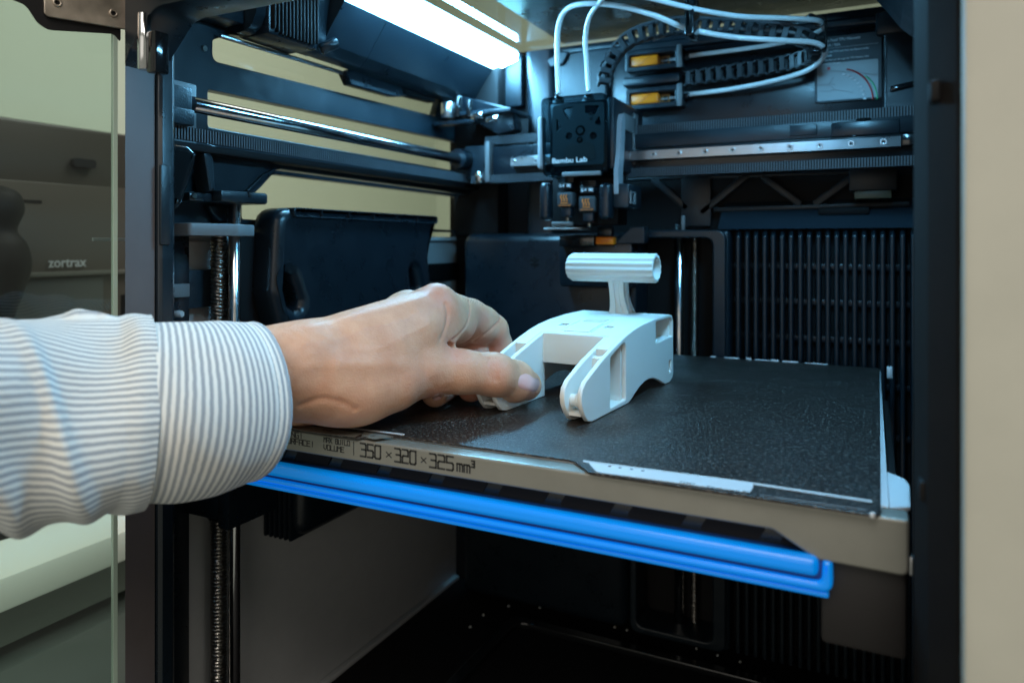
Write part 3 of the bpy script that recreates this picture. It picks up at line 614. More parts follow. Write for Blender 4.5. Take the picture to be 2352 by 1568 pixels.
# ---- open glass door at the left
DH = Vector((-337, 240.5, 0)); dd = Vector((-.368, -.93, 0)).normalized(); dn = Vector((-dd.y, dd.x, 0))   # dn points to the camera side
if dn.x < 0: dn = -dn
DM = Matrix(((dd.x, 0, dn.x, DH.x), (dd.y, 0, dn.y, DH.y), (0, 1, 0, 0), (0, 0, 0, 1)))
def ds(u, v):
    X, Y, Z = ray(u, v); A = np.array([[X, -dd.x], [Y, -dd.y]]); t, s = np.linalg.solve(A, np.array([DH.x, DH.y])); return (float(s), CH+Z*float(t))
def dslab(name, outer, holes, n0, n1, m, parent, bev=.2):
    me = slab_mesh(name, outer, holes, 'z', n0, n1, bev); me.materials.clear()
    me.transform(Matrix.Scale(MM, 4) @ DM @ Matrix.Scale(1/MM, 4)); me.flip_normals() if DM.determinant() < 0 else None
    return link(name, me, m, parent)
door = dslab('glass_door', [(1.2, -258), (330, -258), (330, 279), (1.2, 279)], [], -4, 0, GLD, E_, .05)
dslab('glass_edge', [(0, -258), (2, -258), (2, 279), (0, 279)], [], -4.2, .3, GREDGE, door, .2)
hp = [ds(u, v) for u, v in ((276, 100), (262, 79), (108, 70), (84, 52), (58, 12), (20, -2), (-60, -30), (-60, -300), (276, -300))]
dslab('black_border', rp(hp, [2, 3, 8, 6, 6, 6, 2, 0, 0]), [], .1, 1.2, BLKM, door)
hg = [ds(u, v) for u, v in ((97, -60), (98, 34), (106, 42), (330, 78), (339, 70), (340, -60))]
hole1 = circ(*ds(222, 14), 1.5); hole2 = circ(*ds(435/1.68/1.7415*1.7415 if False else 256, 35), 1.3)
hpl = dslab('hinge_plate', rp(hg, [0, 1, 2, 1, 1.5, 0]), [hole2], 1.3, 3.4, HINGE, door, .4)
for (u, v) in ((128, 11), (256, 35)):
    s_, z_ = ds(u, v); ring = dslab('screw', circ(s_, z_, 2.0, 20), [circ(s_, z_, 1.1, 6)], 2.8, 4.3, HINGE, door, .4)
    dslab('screw_socket', circ(s_, z_, 1.2, 12), [], 2.9, 3.55, BLKM, door, .05)
p = at(331, 120, t=352); cyl('hinge_pin', (p.x, p.y, 176), (p.x, p.y, 203), 2.9, STEEL, E_)
box('hinge_knuckle', p.x+2.5, p.x+9, p.y-1, p.y+7, 174, 194, BLKG, E_, 1)
# ================================================================ GANTRY BEAM
ga = empty('gantry_beam', 'silver linear rail with nine screws and ribbed belts crossing behind the print head', 'rail', (-150, 605, 150))
XA, XB = -297, 18.6
rail = slab('linear_rail', [(603, 162.4), (600, 163.2), (600, 170.4), (603, 172.4), (609, 172.4), (609, 162.4)], [], 'x', XA, XB, STEELB, ga, .4)
box('rail_end_stop', 18.8, 31, 601, 609, 163.5, 172, BLKG, ga, .8)
box('beam', -330, 31, 609.2, 625, 150, 184, BLKF, ga, 2)
box('beam_top_face', -250, 31, 607, 609.1, 174, 186, BLK, ga, .5)
scr = slab_mesh('rail_screw', circ(0, 0, 2.5, 24), [circ(0, 0, 1.25, 6)], 'y', -.3, .35, .3); scr.materials.clear(); scr.materials.append(STEELB)
sck = slab_mesh('screw_socket', circ(0, 0, 1.4, 12), [], 'y', .0, .25, .02); sck.materials.clear(); sck.materials.append(BLKM)
gl = Vector((-150, 605, 150))
for i in range(15):
    x = 7.2-21.45*i
    if -250 < x < -190 or x < XA: continue
    for me, n in ((scr, 'rail_screw'), (sck, 'screw_socket')):
        o = bpy.data.objects.new(n, me); col.objects.link(o); o.parent = ga; o.location = (Vector((x, 600.0, 166.9))-gl)*MM
belt('x_axis_belt', (-330, 613, 190), (31, 613, 190), 8, (0, -1, 0), 2.0, ga)
belt('x_axis_belt', (-340, 604, 152.8), (31, 604, 152.8), 7.4, (0, -1, 0), 2.0, ga)
cb = box('carriage_block', -352, -322, 612, 628, 154, 186, CAST, ga, 1.5)
cyl('rod_bushing', (-352, 598, 172.8), (-352, 613, 172.8), 9.5, BLKF, ga)
cyl('belt_idler_post', at(1102, 395, y=600)-Vector((0, 0, 0)), at(1102, 421, y=600), 4.2, STEEL, ga)
box('carriage_plate', at(1112, 0, y=600)[0], at(1122, 0, y=600)[0], 601, 612, 150, 188, GREYM, ga, .8)
box('belt_clamp', -58, -38, 606, 612, 176, 184.5, BLK, ga, .8)
fr = box('pulley_bracket', -28, 18, 604, 612.9, 173.2, 184, BLKF, ga, 1)
cyl('pulley', (-6, 610, 175), (-6, 610, 186), 6, BLKG, fr); cyl('pulley_pin', (-12, 606, 173), (-12, 606, 179), 1.6, STEEL, fr)

# ================================================================ PRINT HEAD
hd = empty('print_head', 'glossy smoked print head on the silver rail with two orange marked hotends', 'print head', (-215, 590, 147))
X0, X1, YF = -242.5, -187.0, 548.0
def u2x(u, y): return at(u, 0, y=y)[0]
def v2z(u, v, y): return at(u, v, y=y)[2]
hb = box('body', X0+2.2, X1-2.2, YF+9.4, 598, 149, 208.5, BLKF, hd, 3)
cvo = rrect(X0, X1, 147, 211, 5)
loft('front_cover', [[(x, y-max(0, z-147)*.07*(y < 560), z) for x, z in rp([(X0+e, 147+e+b), (X1-e, 147+e+b), (X1-e, 211-e), (X0+e, 211-e)], 5)] for e, y, k, b in ((2.6, YF, 0, 1.5), (.9, YF+.7, 0, .6), (.1, YF+2.4, 0, 0), (0, YF+12, 0, 0), (0, 575, 0, 0))], SMOKE, hd, angle=60)
# things seen through the smoked cover
yb = YF+8.0
DK = mat('inner_grey_plate', (.05, .065, .07), .35)
slab('inner_plate', rrect(X0+6, X1-5, 156, 206, 3), [rp([(-228, 203), (-218, 204), (-222, 193)], 1), rp([(-208, 204), (-196, 203), (-199, 196), (-208, 198)], 1), rp([(-196, 195), (-194, 186), (-200, 189)], 1), rp([(-233, 196), (-228, 188), (-233, 184)], 1), circ(-222, 180, 3), circ(-201, 179, 3)], 'y', yb, yb+1.2, DK, hd, .2)
for (x, z, r, m_) in ((-212, 184, 4.2, BLKG), (-212, 184, 2.6, DK), (-212.5, 176.5, 2.6, BLKG), (-212.5, 176.5, 1.3, STEEL), (-203, 197, 1.4, STEEL), (-203, 193, 1.1, STEEL), (-236, 152.5, 1.8, BLKM)):
    cyl('inner_gear' if r > 2 else 'inner_screw', (x, yb-.25-.1*(5-r), z), (x, yb+.2, z), r, m_, hd)
slab('inner_arch', rp([(-226, 160), (-226, 170), (-220, 175), (-214, 172), (-208, 175), (-200, 172), (-199, 160)], 3), [], 'y', yb-.3, yb+.1, CHIP, hd, .1)
text('lettering', 'Bambu Lab', 5.6, frame((u2x(1268, YF-.4), YF-.8, v2z(1263, 376, YF)), (1, 0, 0), (0, -.07, 1)), WINK, hd, .1, sx=1.22)
lip = box('lower_lip', u2x(1290, YF), X1-5, YF-.6, YF+5, 146.6, 150.2, GREYM, hd, 1)
box('side_lever', -249.5, -244.4, YF+6, YF+14, v2z(1235, 388, YF+6), v2z(1235, 268, YF+6), mat('pale_lever', (.42, .44, .46), .45), hd, 2.2, 4)
bdy = box('rear_housing', X1-4, X1+3, YF+10, 640, 152, 210, BLK, hd, 2.5)
loft('side_arm', [[(X1+3.2, a, b), (X1+7, a, b), (X1+7, a+w_, b), (X1+3.2, a+w_, b)] for a, b, w_ in ((YF+8, 132, 12), (YF+8, 150, 12), (YF+14, 170, 10), (YF+16, 190, 10), (YF+20, 197, 5))], mat('pale_arm', (.30, .31, .33), .45), hd)
box('arm_brace', X1+3, X1+5, YF+30, YF+62, 186, 200, GREYM, hd, 1.5)
box('arm_brace', X1+3, X1+5, YF+58, YF+70, 160, 204, GREYM, hd, 1.5)
for (u, v, k) in ((1283, 215, 0), (1352, 209, 1)):
    p = at(u, v, y=564+4*k); cyl('tube_collar', (p.x, p.y, 208), (p.x, p.y, 214.5), 3.6, BLKG, hd)
    cyl('tube_collar_base', (p.x, p.y, 206), (p.x, p.y, 210.8), 5, CHIP, hd)
# hotends
YH = 553
for k, (ua, ub, va, vb, la, lb_) in enumerate(((1278, 1316, 441, 475, 420, 433), (1328, 1367, 450, 487, 430, 443))):
    xa, xb = u2x(ua, YH), u2x(ub, YH); z0 = v2z((ua+ub)/2, vb, YH); z1 = v2z((ua+ub)/2, va, YH)
    hk_ = box('hotend_block', xa, xb, YH, YH+14, z0, z1, mat('hotend_silicone', (.028, .03, .034), .6, bump=(900, .3, .1)), hd, 2, 3)
    lz0 = v2z((ua+ub)/2, lb_, YH); lz1_ = v2z((ua+ub)/2, la, YH)
    tg = box('nozzle_tag', xa+1, xb-1.5, YH+.5, YH+10, lz0, lz1_, BLKF, hd, .6)
    text('tag_lettering', '0.4', 3.6, frame((xa+2.4, YH+.3, lz0+1.1), (1, 0, 0), (0, 0, 1)), WINK, tg, .05); 
    for i in range(3): box('tag_stroke', xa+9+i*1.2, xa+9.7+i*1.2, YH+.25, YH+.5, lz0+1.2, lz0+3.6, WINK, tg, 0)
    cx = (xa+xb)/2
    for i in range(3):
        pts = [(cx-3+i*2.3+.7*math.sin(j*1.35), YH-.1, z1-8+j*1.15) for j in range(6)]
        tube('heat_symbol', pts, .55, OINK, hk_, 6)
    box('heat_symbol_base', cx-3.6, cx+3, YH-.2, YH, z1-9.4, z1-8.7, OINK, hk_, 0)
    text('hot_lettering', 'CAUTION HOT', 1.9, frame((cx-5.6, YH-.1, z1-11.6), (1, 0, 0), (0, 0, 1)), OINK, hk_, .03, sx=.85)
    box('nozzle_holder', cx-4.5, cx+4.5, YH+2, YH+11, z0-8, z0+.3, BLKF, hd, 1.5)
    cyl('nozzle_tip', (cx, YH+7, z0-12), (cx, YH+7, z0-8), 1.8, SCREWM, hd)
    for i in range(3): box('heat_sink_fin', xa+.5, xb, YH+1, YH+12, lz1_+.8+i*1.7, lz1_+1.6+i*1.7, BLKG, hd, .2)
box('side_clip', u2x(1238, YH-1), u2x(1261, YH-1), YH-2, YH+10, v2z(1250, 506, YH), v2z(1250, 420, YH), BLKF, hd, 3.5, 4)
box('side_clip', u2x(1374, YH-1), u2x(1402, YH-1), YH-2, YH+10, v2z(1388, 505, YH), v2z(1388, 420, YH), BLKF, hd, 3.5, 4)
box('part_fan', u2x(1402, YH), u2x(1402, YH)+14, YH+4, YH+40, v2z(1420, 478, YH), v2z(1420, 420, YH), BLK, hd, 2.5)
slab('fan_port', rrect(YH+6, YH+20, v2z(1420, 468, YH), v2z(1420, 438, YH), 1), [rrect(YH+9, YH+16, v2z(1420, 463, YH), v2z(1420, 443, YH), .8)], 'x', u2x(1402, YH)+13.6, u2x(1402, YH)+15, GREYM, hd, .3)
box('carriage_body', -245, -186, 575, 600, 108, 150, BLKM, hd, 2)
# ---- purge and wiper block on the rear wall
wp = empty('wiper_station', 'black purge wiper block with an orange button on the rear wall below the print head', 'wiper', (-215, 600, 60))
box('wiper_base', u2x(1283, 606), u2x(1452, 606), 606, 626, v2z(1370, 660, 606), v2z(1370, 548, 606), BLKF, wp, 3)
box('wiper_tray', u2x(1286, 600), u2x(1366, 600), 598, 612, v2z(1325, 566, 600), v2z(1325, 540, 600), BLKG, wp, 1)
box('orange_button', u2x(1368, 598), u2x(1409, 598), 598, 606, v2z(1388, 562, 598), v2z(1388, 544, 598), ORANGE, wp, 1, 3)
box('button_stem', u2x(1370, 600), u2x(1405, 600), 600, 608, v2z(1388, 544, 600), v2z(1388, 520, 600), BLKF, wp, 1.5)
slab('wiper_flap', rp([(u2x(1262, 575), 560), (u2x(1345, 575), 566), (u2x(1330, 575), 604), (u2x(1265, 575), 604)], 3), [], 'z', 104.5, 106, mat('grey_flap', (.42, .44, .44), .4, bump=(500, .3, .2)), wp, .5)
cyl('flap_rod', (u2x(1268, 566), 566, 109), (u2x(1316, 566), 566, 109), 1.8, GREYM, wp)
slab('wiper_slope', rp(xz(604, [(1410, 560), (1450, 520), (1480, 520), (1480, 560)]), 2), [], 'y', 604, 618, BLK, wp, 1)

# ================================================================ TUBES, CHAIN, CLIPS
def path(pts, n=10): return catmull([at(u, v, y=y) for u, v, y in pts], n)
tA = path([(1283, 216, 564), (1281, 175, 564), (1280, 120, 560), (1283, 60, 548), (1302, 22, 536), (1345, 9, 529), (1420, 14, 531), (1500, 35, 541), (1580, 66, 558), (1680, 85, 574), (1790, 93, 586), (1860, 97, 596), (1888, 106, 602), (1896, 120, 612), (1880, 145, 626), (1840, 168, 636), (1760, 190, 642), (1660, 208, 648), (1562, 219, 652)])
o = tube('filament_tube', tA, 2.1, PTFE, None, 16)
tag(o, 'white translucent tube looping from left print head port to the lower orange feeder', 'tube', 'filament tubes')
tB = path([(1352, 210, 568), (1348, 150, 570), (1345, 90, 562), (1352, 45, 548), (1372, 12, 530), (1400, -12, 515), (1450, -10, 515), (1500, -2, 522), (1600, 22, 545), (1700, 38, 565), (1800, 42, 580), (1868, 46, 594), (1886, 52, 606), (1888, 66, 618), (1860, 82, 630), (1800, 98, 638), (1700, 114, 645), (1562, 131, 651)])
tag(tube('filament_tube', tB, 1.95, PTFE, None, 16), 'bluish tube from right print head port running high to the upper orange feeder', 'tube', 'filament tubes')
ch = empty('cable_chain', 'black segmented cable chain curving from the print head to the rear cover', 'cable chain', tuple(at(1390, 190, y=600)))
cpts = path([(1388, 195, 600), (1398, 150, 602), (1430, 105, 603), (1480, 78, 602), (1560, 62, 600), (1660, 66, 598), (1760, 74, 598), (1830, 84, 600), (1868, 102, 608), (1866, 124, 624), (1830, 140, 638), (1760, 154, 645), (1680, 166, 648), (1600, 178, 650), (1575, 181, 651)], 24)
def link_mesh():
    bm = bmesh.new()
    for s_ in (-1, 1):
        vs = bm_box(bm, -4.6, 3.0, -3.6, 3.6, s_*5.2-.7, s_*5.2+.7); bm_box(bm, 1.5, 6.2, -2.6, 2.6, s_*6.3-.5, s_*6.3+.5)
    bm_box(bm, -2.2, 2.2, -4.1, -2.9, -5.0, 5.0); bm_box(bm, -2.2, 2.2, 2.9, 4.1, -5.0, 5.0)
    bmesh.ops.bevel(bm, geom=list(bm.edges), offset=.3, segments=1, affect='EDGES')
    me = from_bm('link', bm); me.materials.append(mat('chain_plastic', (.035, .042, .048), .4, bump=(1500, .3, .1))); return me
lm = link_mesh()
S = [0]
for a, b in zip(cpts[:-1], cpts[1:]): S.append(S[-1]+(b-a).length)
def samp(P, S, s):
    i = max(0, min(len(S)-2, int(np.searchsorted(S, s))-1)); t = (s-S[i])/max(S[i+1]-S[i], 1e-6); return P[i].lerp(P[i+1], t), (P[i+1]-P[i]).normalized()
s = 3
Rroot = Matrix.Translation(ch.location)
while s < S[-1]-3:
    p, T = samp(cpts, S, s); up = Vector((0, 0, 1))
    if T.z > .6: up = Vector((-.4, 0, 1))
    side = up.cross(T).normalized(); up = T.cross(side)
    M = Matrix(((T.x, side.x, up.x, p.x*MM), (T.y, side.y, up.y, p.y*MM), (T.z, side.z, up.z, p.z*MM), (0, 0, 0, 1)))
    o = bpy.data.objects.new('link', lm); col.objects.link(o); o.parent = ch; o.matrix_parent_inverse = Rroot.inverted(); o.matrix_basis = M
    s += 8.9
cb_ = [p+Vector((0, -1.5, 3.5)) for p in cpts[10:-80]]
tag(tube('power_cable', [p+Vector((0, -2.5, 7.2)) for p in cpts[14:210]], 1.2, RUB, None, 10), 'thin black cable lying along the top of the cable chain', 'cable')
tag(tube('power_cable', path([(1500, 92, 604), (1560, 74, 602), (1650, 68, 600), (1760, 70, 600), (1830, 78, 602), (1858, 98, 608), (1866, 115, 614)]), 1.5, GREYM, None, 10), 'grey sheathed cable beside the cable chain bending at its right end', 'cable')
pc = at(1590, 50, y=585)
k0 = at(1590, -3, y=552); k1 = at(1590, 86, y=552)
cl = slab('tube_clip', rrect(k1.x-3.4, k1.x+3.4, k1.z-1.5, k0.z+2, 3), [rrect(k1.x-1.6, k1.x-.2, k1.z+6, k0.z-4, .6)], 'y', 541, 562, BLKG, None, 1.2, res=3)
tag(cl, 'upright glossy black clip holding the two tubes together above the cable chain', 'clip')
hkc = empty('tube_holder', 'black hooked wire holder at the far right bend of the tubes beside the label', 'holder', tuple(at(1885, 80, y=604)))
tube('hook_wire', path([(1850, 42, 604), (1862, 34, 604), (1872, 38, 604), (1890, 40, 604), (1896, 50, 604), (1896, 110, 604), (1888, 118, 604), (1874, 112, 603)]), 1.1, BLKG, hkc, 8)
tube('hook_wire', path([(1868, 54, 606), (1882, 60, 606), (1892, 52, 606), (1890, 42, 606)]), 1.2, BLKG, hkc, 8)
tube('holder_ring', path([(1868, 108, 603), (1876, 118, 600), (1890, 114, 602), (1896, 100, 604), (1884, 92, 605)]), 1.3, BLKG, hkc, 8)
slab('holder_plate', rp(xz(606, [(1868, 90), (1892, 80), (1896, 108), (1880, 104)]), 1), [], 'y', 606, 607.5, BLKG, hkc, .3)

# ================================================================ HEATED BED
hbd = empty('heated_bed', 'heated bed carriage with beige printed front panel and glowing blue light bar below it', 'print bed', (-170, 440, -76))
YB = 283.0
box('bed_core', -346, 6.0, 292, 606, -24, -4.6, BLKM, hbd, 1)
box('heater_plate', -349, 5.4, 294.5, 611, -4.5, -1.2, WHITEM, hbd, .8)
fpn = slab('front_panel', rp([(-352, -1.5), (-352, -12.1), (-33, -12.1), (-18, -20.4), (11.2, -20.8), (11.2, -1.5)], [1, 1, 5, 3, 3, 1]), [], 'y', YB, 294.0, BEIGE, hbd, 1.0, res=3)
ub = lambda u: at(u, 1000, y=YB)[0]
strokes('capacity_lettering', '350', ub(828), ub(874), -9.0, -2.9, YB, INK, fpn, .85)
strokes('capacity_lettering', 'x', ub(886), ub(901), -8.2, -4.0, YB, INK, fpn, .5)
strokes('capacity_lettering', '320', ub(907), ub(955), -9.0, -2.9, YB, INK, fpn, .85)
strokes('capacity_lettering', 'x', ub(966), ub(981), -8.2, -4.0, YB, INK, fpn, .5)
strokes('capacity_lettering', '325', ub(987), ub(1041), -9.0, -2.9, YB, INK, fpn, .85)
strokes('capacity_lettering', 'mm^', ub(1050), ub(1096), -8.8, -3.4, YB, INK, fpn, .8)
strokes('capacity_divider', '|', ub(807), ub(818), -8.6, -3.2, YB, INK, fpn, .4)
strokes('volume_lettering', 'MAX BUILD', ub(744), ub(803), -5.0, -2.7, YB, INK, fpn, .42)
strokes('volume_lettering', 'VOLUME', ub(744), ub(790), -8.6, -6.2, YB, INK, fpn, .42)
strokes('warning_lettering', 'WARNING!', ub(626), ub(695), -4.9, -2.4, YB, INK, fpn, .45)
strokes('warning_lettering', 'HOT SURFACE!', ub(618), ub(721), -8.3, -5.7, YB, INK, fpn, .45)
box('chassis_front', -345, -20, 289, 291.9, -22, -12.3, BLKF, hbd, .3)
for k in range(11):
    x = -326+k*29.5
    slab('chassis_slot', rp([(x, -18.5), (x+3, -13.4), (x+25, -13.4), (x+22, -18.5)], 1), [], 'y', 288.4, 289.2, BLKM, hbd, .1)
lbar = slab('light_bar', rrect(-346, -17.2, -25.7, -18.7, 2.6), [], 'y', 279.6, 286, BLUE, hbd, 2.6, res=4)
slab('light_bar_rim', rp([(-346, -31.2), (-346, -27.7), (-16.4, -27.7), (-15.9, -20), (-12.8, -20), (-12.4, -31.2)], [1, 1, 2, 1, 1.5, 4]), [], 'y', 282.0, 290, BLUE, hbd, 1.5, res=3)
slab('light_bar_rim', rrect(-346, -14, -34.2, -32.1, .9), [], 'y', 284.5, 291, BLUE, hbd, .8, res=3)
box('light_bar_back', -346, -14, 284, 289.8, -31, -19.5, mat('blue_bar_back', (0, .04, .2), .5), hbd, .2)
box('base_side_block', -17, 10.8, 287.4, 600, -52, -21, mat('dark_brown_base', (.010, .008, .008), .6, var=.1), hbd, 2)
slab('corner_tab', rp(xy(-3, [(2022, 1080), (2036, 1085), (2080, 1103), (2090, 1118), (2092, 1168), (2024, 1170)]), [1, 1, 4, 3, 3, 1]), [], 'z', -4.2, -2.2, WHITEM, hbd, .8)
box('side_pin', 11.3, 12.6, 284, 287, -20.5, -14.0, STEELB, hbd, .5)
box('rear_locator', at(2037, 850, y=606)[0], at(2050, 850, y=606)[0], 603, 608, -6, 2.4, WHITEM, hbd, .5)
nb = box('nut_bracket', -390, -352, 318, 352, -75, -58, BLKF, hbd, 2.5)
box('nut_bracket_arm', -352.5, -343, 316, 356, -78, -30, BLKF, hbd, 1.5)
cyl('screw_nut', (-375, 337.5, -82), (-375, 337.5, -75), 7, BLKG, hbd)
# ================================================================ BUILD PLATE
bpt = empty('build_plate', 'black textured spring steel sheet with silver label strips on its front tabs', 'build plate', (-170, 450, -1))
po = rp([(-347, 610.5), (-347, 296), (-340, 282.5), (-221, 281.5), (-211, 292.6), (-115, 293.2), (-103, 281.0), (-4, 279.4), (1.4, 279.6), (2.6, 284), (4.6, 610.5)], [3, 2, 2, 3, 3, 3, 3, 2, 1, 1, 2], 4)
slab('sheet', po, [], 'z', -1.0, 0.0, PLATE, bpt, .25)
def strip(name, px, m, z0=.02, z1=.14, r=.6): return slab(name, rp(xy(z1, px), r), [], 'z', z0, z1, m, bpt, .03)
LAB = mat('silver_label', (.62, .64, .66), .35, .2)
ls = strip('label_strip', [(1352, 1062), (1370, 1083), (1722, 1131), (1731, 1116), (1727, 1108)], LAB, .02, .16)
strip('edge_line', [(1338, 1056), (1700, 1103), (2004, 1148), (2003, 1153), (1700, 1107), (1340, 1060)], GREYL)
strip('edge_line', [(1745, 1135), (1990, 1169), (1990, 1171), (1745, 1137)], GREYM)
for u in (1400, 1428, 1458, 1487): box('printed_dot', *[c for c in (at(u-4, 1070, z=.17)[0], at(u+4, 1070, z=.17)[0])], at(u, 1070+.135*(u-1400), z=.17)[1]-.7, at(u, 1070+.135*(u-1400), z=.17)[1]+.6, .16, .22, INK, bpt, .02)
t0 = at(1560, 1108, z=.2); t1 = at(1720, 1130, z=.2)
text('label_lettering', 'H2D', 3.0, frame((t0.x, t0.y, .18), (1, 0, 0), (0, 1, 0)), INK, bpt, .02)
text('label_lettering', 'Textured PEI Plate', 3.0, frame((t0.x+10, t0.y-.8, .18), (1, 0, 0), (0, 1, 0)), INK, bpt, .02, sx=1.1)
strip('tab_graphic', [(690, 974), (832, 995), (815, 1003), (700, 990), (655, 979)], BEIGE, r=.3)
strip('tab_graphic', [(836, 992), (866, 996), (858, 1002), (830, 1001)], BEIGE, r=.3)
strip('tab_graphic', [(868, 996), (906, 1002), (860, 1008), (840, 1004)], BEIGE, r=.3)
strip('tab_line', [(735, 972), (930, 996), (928, 999), (735, 974)], GREYL, r=.1)
tm = at(742, 986, z=.2); text('tab_lettering', 'LAB', 2.4, frame((tm.x, tm.y-1, .18), (1, 0, 0), (0, 1, 0)), INK, bpt, .02, sx=1.4)
for a, b in ((240, 275), (330, 430), (480, 515), (535, 640), (645, 700), (725, 830), (878, 1030)):
    ua, ub_ = ((2700+q/1.685)/1.7415 for q in (a, b))
    box('rear_edge_tag', at(ua, 830, y=611.4)[0], at(ub_, 830, y=611.4)[0], 610.8, 612.2, -1.8, random.uniform(.3, 1.6), WHITEM, bpt, .2)
crn = at(2004, 1181, z=0); cyl('corner_bead', (crn.x, crn.y, -1.2), (crn.x, crn.y, .7), .9, WHITEM, bpt)
# scratch marks on the sheet
for (u, v, l, a) in ((1500, 930, 16, .3), (1560, 905, 12, -.1), (1700, 860, 9, .1), (1230, 905, 14, .05), (1905, 885, 5, .1), (1640, 875, 6, .6)):
    p = at(u, v, z=0); M = Matrix.Translation((p.x, p.y, .01)) @ Matrix.Rotation(a, 4, 'Z')
    box('scratch', -l/2, l/2, -.09, .09, 0, .03, GREYM, bpt, 0, M=M)

# ================================================================ PRINTED TOY
ty = empty('printed_toy', 'white printed plastic part with forked front and grooved grip tube on the build plate', 'printed part', (-130.7, 360, 0), math.radians(-4.0))
LOC = Matrix.LocRotScale(ty.location, ty.rotation_euler, None)
prof_t = [(0, .05), (-5, 1.2), (-9.2, 5.0), (-12.6, 10), (-13.4, 14.5), (-12, 18.6), (-8, 22.0), (2, 25.9), (12, 29.6)]
top_t = [(12, 29.6), (24, 33.2), (36, 36.6), (48, 39.6), (60, 41.8), (76, 43.6), (99, 44.9), (127, 45.3), (132, 44.2), (134.6, 41)]
bot_t = [(134.9, 6), (133, 2), (127.5, .05), (118, .05), (112, 2.2), (104, 5.2), (96, 7.4), (87, 8.4), (79, 8.2), (71, 6.6), (63, 4), (57, 1.5), (52, .05)]
full = prof_t[:-1]+top_t+bot_t
def topz(l):
    P_ = prof_t[6:]+top_t[1:]
    for (a, b), (c, d) in zip(P_[:-1], P_[1:]):
        if a <= l <= c: return b+(d-b)*(l-a)/(c-a)
    return 41
tb_ = empty  # (name kept free)
def tslab(name, outer, holes, w0, w1, bev=.5, m=WHT, res=2):
    # w runs to the left (-x local)
    return slab(name, outer, holes, 'x', -w1, -w0, m, ty, bev, local=True, res=res)
pocket = rp([(24.5, 2.4), (47.5, 3.0), (47.5, topz(47.5)-2.6), (24.5, topz(24.5)-3.2)], [1, 1, 4, 2])
rearp = rp([(99.5, 29.4), (133, 30.2), (133, 41.4), (128, 43.0), (99.5, 42.8)], [1, 1, 2, 2, 1])
slot_r = rrect(125.3, 130.6, 6.6, 14.7, 1)
tslab('side_wall', full, [pocket, rearp, slot_r], 0, 2.6, .6)
tslab('side_wall', full, [], 61.4, 64, .6)
inner = prof_t+[(24, 33.0), (36, 36.4), (45.5, 38.8), (45.5, .05)]
tslab('fork_plate', inner, [], 9.6, 12.4, .6)
tslab('fork_plate', inner, [], 51.4, 54.2, .6)
# pocket back and floor
tslab('pocket_back', [(45.5, .6), (49, .8), (49, 38.8), (45.5, 38.2)], [], 2.6, 10.5, .1)
tslab('pocket_floor', [(24, .2), (46, .3), (46, 2.2), (24, 2.2)], [], 2.5, 9.7, .1)
tslab('pocket_front', [(21.5, .2), (24.2, .2), (24.2, 30.5), (21.5, 29.6)], [], 2.5, 9.7, .1)
tslab('rear_pocket_floor', [(98, 26), (134, 27.5), (134, 29.7), (98, 28.7)], [], 2.5, 16, .1)
tslab('rear_pocket_back', [(98, 28.5), (133.5, 29.4), (133.5, 42.6), (98, 42.6)], [], 14, 16, .1)
tslab('rear_pocket_side', [(97, 28.5), (99.4, 28.5), (99.4, 42.6), (97, 42.6)], [], 2.5, 15, .1)
tslab('slot_back', [(124, 5), (132, 5), (132, 16), (124, 16)], [], 5, 6, .1)
for w0, w1 in ((2.5, 9.7), (54.1, 61.5)):
    tslab('fork_web', [(27, 1), (29.4, 1), (29.4, topz(29)-.6), (27, topz(27)-.6)], [], w0, w1, .1)
    tslab('fork_top', [(27, topz(27)-2.6), (46, topz(46)-2.6), (46, topz(46)-.04), (38, topz(38)-.04), (27, topz(27)-.04)], [], w0, w1, .2)
    a_ = cyl('axle_boss', (-(w0-.2), -4.5, 11.5), (-(w1+.2), -4.5, 11.5), 3.1, WHT, ty, 20, local=True, cham=.1)
    cyl('axle_rim', (-(w0+2), -4.5, 11.5), (-(w0+4.2), -4.5, 11.5), 3.9, WHT, ty, 20, local=True, cham=.5)
    tslab('nose_tray', [(-8, 4), (24, 4.6), (24, 6.2), (-8, 5.6)], [], w0, w1, .1)
# roof skin made as a loft over the profile with two slots and an inlaid panel
rl = [45.4]+[48+i*3.2 for i in range(26)]+[130, 132.2, 133.9]
vs, fs = [], []
L_ = [t for t in [45.4, 48, 52, 56, 60, 64, 68, 72, 76, 82, 88, 94, 99, 106, 113, 120, 127, 130, 132.4, 134.4]]
ws = [2.4, 13.5, 19.0, 24, 40, 45, 50.5, 61.6]
def zt_(l): return topz(min(l, 134.5))-.03
holes_ = {(14.2, 19.6), (44.4, 49.8)}
tkn = 2.4
bm = bmesh.new(); grid = {}
Ws = [2.4, 14.2, 19.6, 44.4, 49.8, 61.6]; Ls = [45.4, 49, 53, 57.5, 60, 66.5, 70, 76, 84, 92, 99, 106, 113, 120, 127, 130, 132.4, 134.2]
for side_ in (0, 1):
    for i, l in enumerate(Ls):
        for j, w_ in enumerate(Ws):
            grid[side_, i, j] = bm.verts.new((-w_, l, zt_(l)-tkn*side_))
def is_hole(i, j): return Ls[i] in (60,) and j in (1, 3)
for i in range(len(Ls)-1):
    for j in range(len(Ws)-1):
        if is_hole(i, j): continue
        bm.faces.new([grid[0, i, j], grid[0, i, j+1], grid[0, i+1, j+1], grid[0, i+1, j]])
        bm.faces.new([grid[1, i, j], grid[1, i+1, j], grid[1, i+1, j+1], grid[1, i, j+1]])
